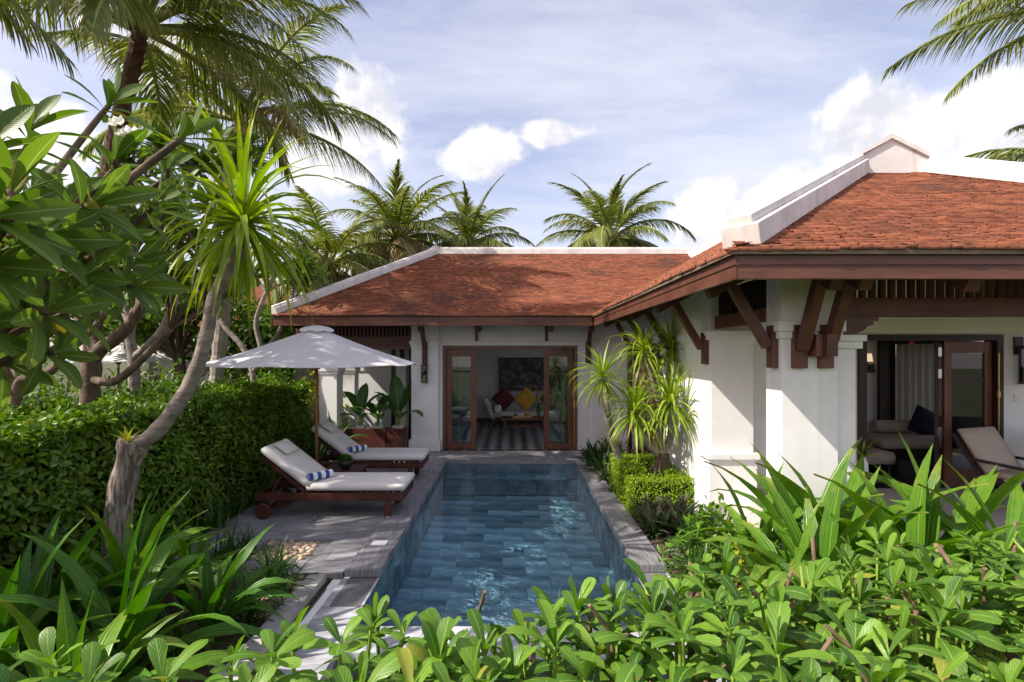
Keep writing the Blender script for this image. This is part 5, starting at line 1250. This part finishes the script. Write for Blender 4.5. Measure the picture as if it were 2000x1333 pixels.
def flowers(t,c,n,r,s=.05):
    off=rootoff(t); V,Q,U=arc_leaf(.055,.034,R(35),R(-40),4,2,'ellipse',cup=.3); arr=[]
    for i in range(n):
        d=r.normal(size=3); d[2]=abs(d[2])+.2; d/=np.linalg.norm(d); p=np.array(c)+d*.055
        zq=Vector(d).to_track_quat('Z','Y'); M=[]
        for k in range(5): M.append(np.array((zq@Euler((0,0,k*1.2566)).to_quaternion()).to_matrix()))
        arr.append(bulkarr((V,Q,U),np.tile(p,(5,1)),np.array(M)))
    stuff('flower_cluster',merge(arr),PETAL,t)
pn=thing('plumeria_tree','plumeria with large ribbed leaves reaching in from the left edge over the lilies','tree',(-3.5,2.2,-.07))
rr=np.random.default_rng(31)
hub=Vector((-3.1,2.25,1.9)); MB().tube(bez([(-3.5,2.2,-.07),(-3.4,2.2,.9),hub],6),[.10-.003*i for i in range(13)],10).build('trunk',BARKD,pn,smooth=True)
tips=[(P(20,372,2.05),(.25,-.05,1),15,1.0),(P(-20,425,1.95),(1,-.1,.22),14,1.12),(P(-40,300,2.3),(.5,0,1),12,1.05),(P(95,610,2.35),(.9,-.1,.15),12,.9),(P(105,692,2.5),(.9,-.15,-.05),10,.85),(P(215,480,2.75),(.7,.1,.5),12,.9),
      (P(-30,520,2.1),(1,-.1,.0),11,1.05),(P(225,310,2.9),(.5,-.1,.75),13,.95),(P(-60,640,2.2),(.8,-.2,.25),9,1.0),(P(300,400,3.1),(.6,0,.6),12,.9),(P(110,420,2.9),(.4,.1,.8),12,.95),(P(180,400,2.5),(1,-.1,.3),13,1.0),(P(60,470,2.3),(1,0,.1),13,1.05),(P(150,540,2.6),(1,-.1,-.05),12,1.0),(P(260,560,3.0),(.9,0,0),10,.9),(P(60,250,2.6),(.3,0,1),12,1.0),(P(10,600,2.4),(.8,0,.2),11,1.0),(P(330,330,3.2),(.6,0,.7),12,.85)]
for k in range(13):
    py=rr.uniform(170,720); px=rr.uniform(-40,370 if py<560 else 230); tips.append((P(px,py,rr.uniform(2.4,3.5)),(rr.uniform(.3,1),rr.uniform(-.3,.2),rr.uniform(0,1)),11,rr.uniform(.85,1.1)))
for i,(tp,ax,n,s) in enumerate(tips):
    a=Vector(ax).normalized(); mid=hub.lerp(tp,.5)+Vector((0,0,-.12+.1*(i%3))); q=bez([hub,mid,tp-a*.16,tp],6)
    MB().tube(q,[.030-.019*j/len(q) for j in range(len(q))],8).build('branch',BARKD,pn,smooth=True)
    rosette(pn,tp,a,PLN,n,s,rr)
flush(pn,UVB,PLUM); flowers(pn,P(248,262,2.85),4,rr); flowers(pn,P(262,285,2.85),3,rr)
def plumeria(base,limbs,label,seed,var,ns=12,bark=BARKD,s=1.0,nfl=2):
    """limbs: list of polylines (points); each end forks into rosettes"""
    r=np.random.default_rng(seed); t=thing('plumeria_tree',label,'tree',base,'plumeria trees beyond the hedge')
    for (pts,r0,r1) in limbs:
        q=bez(pts,6); MB().tube(q,[r0+(r1-r0)*i/len(q) for i in range(len(q))],9).build('limb',bark,t,smooth=True)
        e=Vector(pts[-1]); dr=(Vector(pts[-1])-Vector(pts[-2])).normalized()
        for k in range(4):
            a=(dr+Vector((r.normal(0,.55),r.normal(0,.5),r.uniform(-.1,.6)))).normalized(); L1=r.uniform(.35,.75)*s; f=e+a*L1
            MB().tube([e,e+a*L1*.5+Vector((0,0,-.03)),f],[r1*.9,r1*.7,r1*.6],7).build('branch',bark,t,smooth=True)
            for j in range(3):
                a2=(a+Vector((r.normal(0,.5),r.normal(0,.5),r.uniform(-.05,.6)))).normalized(); tp=f+a2*r.uniform(.18,.4)*s
                MB().tube([f,tp],[r1*.6,r1*.5],6).build('twig',bark,t,smooth=True)
                rosette(t,tp,a2,var,ns,s*.95,r)
                if j==0 and k<nfl: flowers(t,tp+a2*.12,5,r)
    flush(t,UVB,PLUMB if var is PLF else PLUM)
Ya=7.2
plumeria((P(175,760,Ya).x,Ya,-.07),[([(P(175,760,Ya).x,Ya,-.07),P(176,740,Ya),P(190,690,Ya),P(240,650,Ya),P(280,590,Ya),P(300,530,Ya)],.13,.05),([P(190,690,Ya),P(150,600,7.4),P(140,520,7.5)],.09,.05),([P(176,740,Ya),P(225,745,7.0),P(290,690,6.9),P(335,640,6.8)],.06,.04),([P(280,590,Ya),P(340,560,7.0),P(390,500,7.0)],.06,.04)],
         'thick trunked plumeria behind the tall hedge with branches leaning toward the dracaena',51,PLFD,11,nfl=1)
Yb=8.6
plumeria((P(262,760,Yb).x,Yb,-.07),[([(P(262,760,Yb).x,Yb,-.07),P(262,720,Yb),P(255,640,Yb),P(300,520,Yb)],.10,.06),([P(262,700,Yb),P(320,640,8.4),P(350,540,8.3),P(345,420,8.2)],.07,.05),([P(255,640,Yb),P(220,520,8.8),P(230,400,8.9)],.06,.045),([P(350,540,8.3),P(420,480,8.2),P(430,380,8.2)],.05,.04)],
         'slender pale plumeria with white flower clusters rising above the hedge',57,PLF,11,BARK,nfl=2)
Yc=10.6
plumeria((P(500,745,Yc).x,Yc,-.07),[([(P(500,745,Yc).x,Yc,-.07),P(495,740,Yc),P(475,680,Yc),P(440,640,Yc),P(425,600,Yc)],.07,.045),([P(490,735,Yc),P(510,690,Yc),P(500,630,Yc),P(520,570,Yc)],.06,.04),([P(510,690,Yc),P(545,650,10.8),P(560,600,10.9)],.05,.035)],
         'small crooked plumeria behind the parasol canopy',63,PLF,10,BARK,nfl=1)
Ye=6.2
plumeria((P(20,790,Ye).x,Ye,-.07),[([(P(15,800,Ye).x,Ye,-.07),P(30,770,Ye),P(75,740,Ye),P(115,705,Ye),P(130,600,Ye)],.06,.04),([P(30,770,Ye),P(-20,650,Ye),P(0,560,6.4)],.06,.04),([P(115,705,Ye),P(200,620,6.0),P(215,540,6.0)],.04,.035)],
         'low leaning plumeria at the left end of the hedge, branch slanting to the right',69,PLFD,10,nfl=0)

# ---- background trees
def tree(c,h,rad,n,label,seed,m=TREEL,size=.20):
    r=np.random.default_rng(seed); t=thing('garden_tree',label,'tree',(c[0],c[1],-.07),'leafy trees behind the garden')
    MB().tube(bez([(c[0],c[1],-.07),(c[0]+.1,c[1],h*.35),(c[0]-.05,c[1],h*.7)],5),[.14-.006*i for i in range(11)],8).build('trunk',BARKD,t,smooth=True)
    lm=MB(); out=[]
    for k in range(16):
        d=r.normal(size=3); d/=np.linalg.norm(d); d[2]=d[2]*.75+.1; cc=np.array([c[0],c[1],h*.66])+d*np.array(rad)*r.uniform(.45,.85); lm.tube([(c[0],c[1],h*.4),tuple(cc)],[.05,.015],5,False)
        nn=n//16; dd=r.normal(size=(nn,3)); dd/=np.linalg.norm(dd,axis=1,keepdims=True); pp=cc+dd*(np.cbrt(r.uniform(.1,1,nn))*rad[0]*.48)[:,None]*np.array([1,1,.7])
        out.append(bulkarr(small_leaf(.5,.15),pp,frames(dd*.5+r.normal(0,.6,(nn,3)),dd+np.array([0,0,.8]),r.uniform(.7,1.3,nn)*size)))
    lm.build('limbs',BARKD,t); stuff('crown',merge(out),m,t)
tree((-13,11.5),4.6,(2.2,2.2,1.7),3600,'leafy garden tree at the far left beyond the bushes',1); tree((-15.5,16),5.4,(2.8,2.8,2.0),3600,'leafy garden tree left of the neighbouring pavilion',2); tree((-9.5,20.5),5.0,(2.6,2.4,1.8),3600,'leafy garden tree rising behind the neighbouring pavilion roof',3)
tree((-7.0,13.9),3.9,(1.5,1.5,1.3),2600,'rounded garden tree between the neighbouring pavilion and the parasol',4); tree((-5.9,19.5),4.6,(2.0,2.0,1.6),3000,'garden tree behind the white court wall',5); tree((-21,19),6.0,(3.4,3.0,2.3),3600,'broad garden tree far off at the left',6); tree((-14,24),6.4,(3.4,3.0,2.4),3600,'tall garden tree far behind the neighbouring garden',7)

tree((-8.5,13.0),5.0,(1.7,1.5,1.4),3000,'leafy garden tree in front of the neighbouring pavilion roof',8)
# ---- palms
def frond(L_,az,e0,droop,nl,ll,o,r,hangk=.8,w=.045):
    n=26; t=np.linspace(0,1,n+1); e=e0-droop*t**1.35; az_=az+r.normal(0,.12)*t
    d=np.stack([np.cos(e)*np.cos(az_),np.cos(e)*np.sin(az_),np.sin(e)],1); p=np.concatenate([[np.zeros(3)],np.cumsum((d[1:]+d[:-1])/2*L_/n,0)])+np.array(o)
    rad=np.array([.050*(1-tt)**.8+.006 for tt in t])*min(1,L_/3.2)
    rach=MB().tube([tuple(x) for x in p],list(rad),6)
    tt=np.linspace(.17,.995,nl); out=[]
    V=[];Q=[];U=[]; g=np.array([0,0,-1.])
    for sgn in (1,-1):
        for i,ti in enumerate(tt):
            if r.uniform()<.04: continue
            f=ti*n; k=min(int(f),n-1); a=f-k; q=p[k]*(1-a)+p[k+1]*a; dd=d[k]*(1-a)+d[k+1]*a; dd/=np.linalg.norm(dd)
            side=np.cross(dd,[0,0,1.]); side/=np.linalg.norm(side)+1e-6; side*=sgn; upv=np.cross(side,dd)*sgn
            ang=R(28)+R(34)*ti+r.normal(0,.10)+(.45 if e0>1.1 else 0); ln_=ll*(.55+.45*math.sin(math.pi*min(1,ti*1.2+.1)))*(1 if ti<.8 else 1-(ti-.8)*2.2)*r.uniform(.75,1.12)*(.72 if e0>1.2 else 1)
            dl=side*math.cos(ang)+dd*math.sin(ang)+upv*.25; dl/=np.linalg.norm(dl); c=q; b0=len(V)
            hk=hangk*r.uniform(.75,1.25)
            wv=np.cross(dl,upv); wv/=np.linalg.norm(wv)+1e-6
            for s_ in range(5):
                ww=w*(.55,1,.85,.5,.04)[s_]*.5
                V.append(c+wv*ww); V.append(c-wv*ww); U+= [(0,s_/4),(1,s_/4)]
                dl=dl+g*hk*.34; dl/=np.linalg.norm(dl); c=c+dl*ln_/4
            for s_ in range(4): Q.append((b0+2*s_,b0+2*s_+1,b0+2*s_+3,b0+2*s_+2))
    return rach,(np.array(V),np.array(Q),np.array(U))
def palm(crown_c,base,spec,label,seed,trunk_r=.17,rings=True,L0=3.6,nl=62,ll=.85,mat=None,lean=0,tm=PALMB,w=.045,group='coconut palms'):
    r=np.random.default_rng(seed); c=Vector(crown_c); b=Vector(base); t=thing('palm_tree',label,'palm',b,group)
    mid=b.lerp(c,.6)+Vector((lean,0,0)); q=bez([b,mid,c-Vector((0,0,.25)),c+Vector((0,0,.05))],34); n=len(q)
    MB().tube(q,[trunk_r*(1.12-.25*i/n)*(1+(.09*((i%3)-1) if rings else 0)) for i in range(n)],12).build('trunk',tm,t,smooth=not rings)
    for (az,e,dr,Ls) in spec:
        ra,lf=frond(L0*Ls,R(az),R(e),R(dr),nl,ll*(.85+.15*Ls),tuple(c+Vector((math.cos(R(az))*.08,math.sin(R(az))*.08,.05))),r,.6+.75*max(0,1-e/80),w)
        dry=e<-14 or (e<8 and r.uniform()<.25); f=ra.build('frond',PETIOLE,t,smooth=True); stuff('leaflets',lf,DRYF if dry else (mat or PALML),f)
    return t
def rspec(r,n,emin=-25,emax=82,L=(.85,1.1)):
    out=[]
    for i in range(n):
        f=i/n; out.append((i*137.5+r.uniform(-14,14), emax-(emax-emin)*f**.9+r.normal(0,5), 55+55*f+r.normal(0,12), r.uniform(*L)))
    return out
rp=np.random.default_rng(77)
Yp=8.0
palm(P(268,62,Yp),(P(150,690,Yp).x,Yp+.2,-.07),[(2,32,78,1.0),(-18,12,72,1.0),(18,48,80,1.05),(40,20,80,1.0),(-45,25,85,1.0),(-70,5,75,1.0),(178,26,45,1.0),(200,38,70,1.05),(160,52,60,1.1),(225,20,70,1.0),(95,40,70,1.05),(120,20,70,1.0),(70,62,60,1.1),(255,45,75,1.0),(290,60,60,1.0),(330,55,85,1.1),(10,72,75,1.1),(130,70,55,1.0),(215,75,40,1.0),(60,0,60,.95),(-8,-8,60,1.0),(300,-5,60,.9),(8,10,70,.95),(-28,38,88,1.0)],
     'big coconut palm with brown ringed trunk towering over the plumeria trees',5,.115,True,3.5,98,1.05,lean=-.25,w=.029)
palm(P(470,240,11.5),(P(400,690,11.5).x,11.7,-.07),[(-5,18,62,1.0),(5,-4,52,1.0),(-25,40,80,1.0),(20,35,75,1.0),(170,25,60,1.0),(190,10,60,.95),(150,45,70,1.0),(215,40,70,1.0),(60,60,60,1),(100,35,60,1),(250,30,70,1),(280,55,60,.95),(310,15,65,1.0),(340,62,70,1.0),(-40,0,55,.9),(130,5,50,.95)],
     'grey trunked coconut palm behind the hedge, fronds hanging over the pavilion hip',6,.15,True,3.6,105,1.0,tm=PALMG,w=.030)
palm(P(640,520,16.5),(P(640,690,16.5).x,16.7,-.07),rspec(rp,34,-45,76),'low coconut palm behind the left hip of the pavilion roof',12,.17,False,3.0,76,.85,tm=PALMG,w=.044)
palm(P(775,470,19.5),(P(775,690,19.5).x,19.7,-.07),rspec(rp,40,-45,84),'coconut palm with upright crown behind the left end of the pavilion ridge',13,.2,False,3.2,84,.95,tm=PALMG,w=.044)
palm(P(915,480,22),(P(915,690,22).x,22.2,-.07),rspec(rp,38,-45,80),'smaller coconut palm behind the middle of the pavilion ridge',14,.2,False,3.1,80,.9,tm=PALMG,w=.044)
palm(P(1190,470,19.5),(P(1190,690,19.5).x,19.7,-.07),rspec(rp,40,-45,84),'coconut palm standing alone behind the right part of the pavilion ridge',15,.2,False,3.1,84,.95,tm=PALMG,w=.044)
palm(P(2235,20,8.6),(10.9,9.0,-.07),[(180,20,62,1.05),(196,30,60,1.0),(165,38,62,1.0),(185,50,60,1.0),(172,-2,50,.9),(210,10,60,1.0),(140,30,60,1),(0,30,60,1),(60,40,60,1),(300,35,60,1),(240,40,60,1),(100,55,60,1)],'coconut palm beyond the villa roof, fronds entering at the right edge',17,.19,False,3.6,110,1.0,w=.034)
palm(P(2130,330,11.0),(12.6,11.2,-.07),[(180,22,55,.8),(195,38,60,.85),(165,10,50,.8),(150,40,60,.8),(210,20,60,.8),(20,30,60,.8),(90,50,60,.8),(280,40,60,.8)],'smaller coconut palm low behind the villa roof at the right edge',18,.17,False,3.0,56,.8)

palm((-7.4,3.9,6.9),(-7.8,3.7,-.07),[(a,e,d,1.0) for a,e,d in ((0,30,60),(40,45,70),(80,20,65),(120,40,60),(160,25,60),(200,45,60),(240,20,60),(285,40,65),(320,15,60),(20,65,70),(140,70,60),(260,68,60),(345,50,75),(60,5,50))],'coconut palm added just past the left edge to shade the pool',19,.14,True,3.4,80,.95,w=.032)  # extra palm, partly out of view, placed for the shade it casts on the pool
# ---- foreground scaevola hedge
sc=thing('scaevola_hedge','bright green clipped scaevola hedge in the foreground with cut twig ends','hedge',(.7,1.7,-.07))
r=np.random.default_rng(8)
def far_edge(x):
    return float(np.interp(x,[-1.6,-.9,-.4,.4,.85,1.35,2.1,3.2],[1.62,1.60,1.80,1.96,2.1,2.32,2.5,2.65]))
SV=[]; 
for i,(e,d,Ln,w) in enumerate(((80,15,.115,.046),(66,28,.145,.074),(52,40,.16,.088),(36,45,.165,.094),(18,40,.16,.094),(-2,35,.15,.086))):
    for v in range(2): SV.append(arc_leaf(Ln,w,R(e),R(d*(1+.3*v)),6,4,'obovate',fold=.12,power=1.3,cup=-.18 if v else .15,seed=i*2+v,wave=.01))
SVM=[npmesh('leaf',*a,SCAEV) for a in SV]
leaves=[]; twigm=[]; pts_=[]
tries=0
while tries<9000 and len(pts_)<360:
    tries+=1; x=r.uniform(-1.9,3.1); y=r.uniform(.85,3.1)
    if y>far_edge(x) or abs(x)>y*1.12+.25: continue
    if x<-.55 and r.uniform()<.0: continue
    if all((x-a)**2+(y-b)**2>(.104 if x>-.5 else .15)**2 for a,b in pts_): pts_.append((x,y))
for (x,y) in pts_:
    edge=far_edge(x)-y; top=1.275+.035*math.sin(x*5+y*3)+.03*math.sin(x*11-y*7)+r.normal(0,.03)-(.10 if edge<.12 else 0)
    layers=((top,r.integers(7,11),r.uniform(.72,1.12)),(top-r.uniform(.10,.16),6,1.0)) 
    stem=MB(); tiltx,tilty=r.normal(0,.12),r.normal(0,.12)+(.10 if edge<.15 else 0)
    for (zt,n,s) in layers:
        px_,py_=x+tiltx*(zt-1.1),y+tilty*(zt-1.1)
        for i in range(n):
            az=i*2.399+r.uniform(-.3,.3); k=min(5,int(i/n*5+r.uniform(0,1.6)))
            if zt<top: k=min(5,k+2)
            leaves.append((2*k+int(r.integers(0,2)),(px_,py_,zt+.03-.006*i),(tilty*-1+r.normal(0,.15),tiltx+r.normal(0,.15),az),s*r.uniform(.52,1.02)))
    twigm.append(((x,y,.75),(x+tiltx*(top-1.1),y+tilty*(top-1.1),top+.02)))
vis=[]
for i,(k,p,ro,s) in enumerate(leaves):
    px=1000+1000*p[0]/p[1]; py=690+1000*(HC-p[2])/p[1]
    vis.append(s/p[1]*(1 if (-40<px<2040 and py<1375) else .02)*(1 if p[2]>1.17 else .45))
order=sorted(range(len(leaves)),key=lambda i:-vis[i]); big=set(order[:300]); rest=[]
off=rootoff(sc)
for i,(k,p,ro,s) in enumerate(leaves):
    if i in big: place('leaf',SVM[k],sc,Vector(p)-off,ro,s)
    else: rest.append(i)
arr=[]
for k in range(len(SV)):
    q=[i for i in rest if leaves[i][0]==k]
    if q: arr.append(bulkarr(SV[k],np.array([leaves[i][1] for i in q]),np.array([np.array(Euler(leaves[i][2]).to_matrix())*leaves[i][3] for i in q])))
stuff('leaves',merge(arr),SCAEV,sc)
stm=MB()
for a,b in twigm: stm.tube([a,b],[.010,.006],5,False)
stm.build('stems',STEMG,sc,kind='stuff')
for i in range(95):
    x,y=pts_[int(r.integers(0,len(pts_)))]
    if x<-.45: continue
    h=1.285+r.uniform(-.02,.09); d=Vector((r.normal(0,.05),r.normal(0,.05),.16)); p=Vector((x+.05,y+.03,h-.16)); rad=r.uniform(.006,.011)
    tb=MB().tube([p-Vector((0,0,.3)),p+Vector((r.normal(0,.015),r.normal(0,.015),.05)),p+d],[rad*1.2,rad*1.1,rad],7).build('cut_twig',TWIG if i%4 else STEMG,sc,smooth=False)
    if i%3==0: MB().tube([p+Vector((0,0,.03)),p+Vector((r.normal(0,.07),r.normal(0,.05),.10))],[rad*.8,rad*.7],6).build('side_stub',TWIG,tb)
for i in range(26):      # dark inner branching so the hedge is not hollow
    x,y=pts_[int(r.integers(0,len(pts_)))]; MB().tube([(x,y,-.07),(x+r.normal(0,.1),y+r.normal(0,.1),.6),(x+r.normal(0,.15),y+r.normal(0,.1),1.15)],[.018,.014,.009],6).build('branch',TWIG,sc,smooth=True)
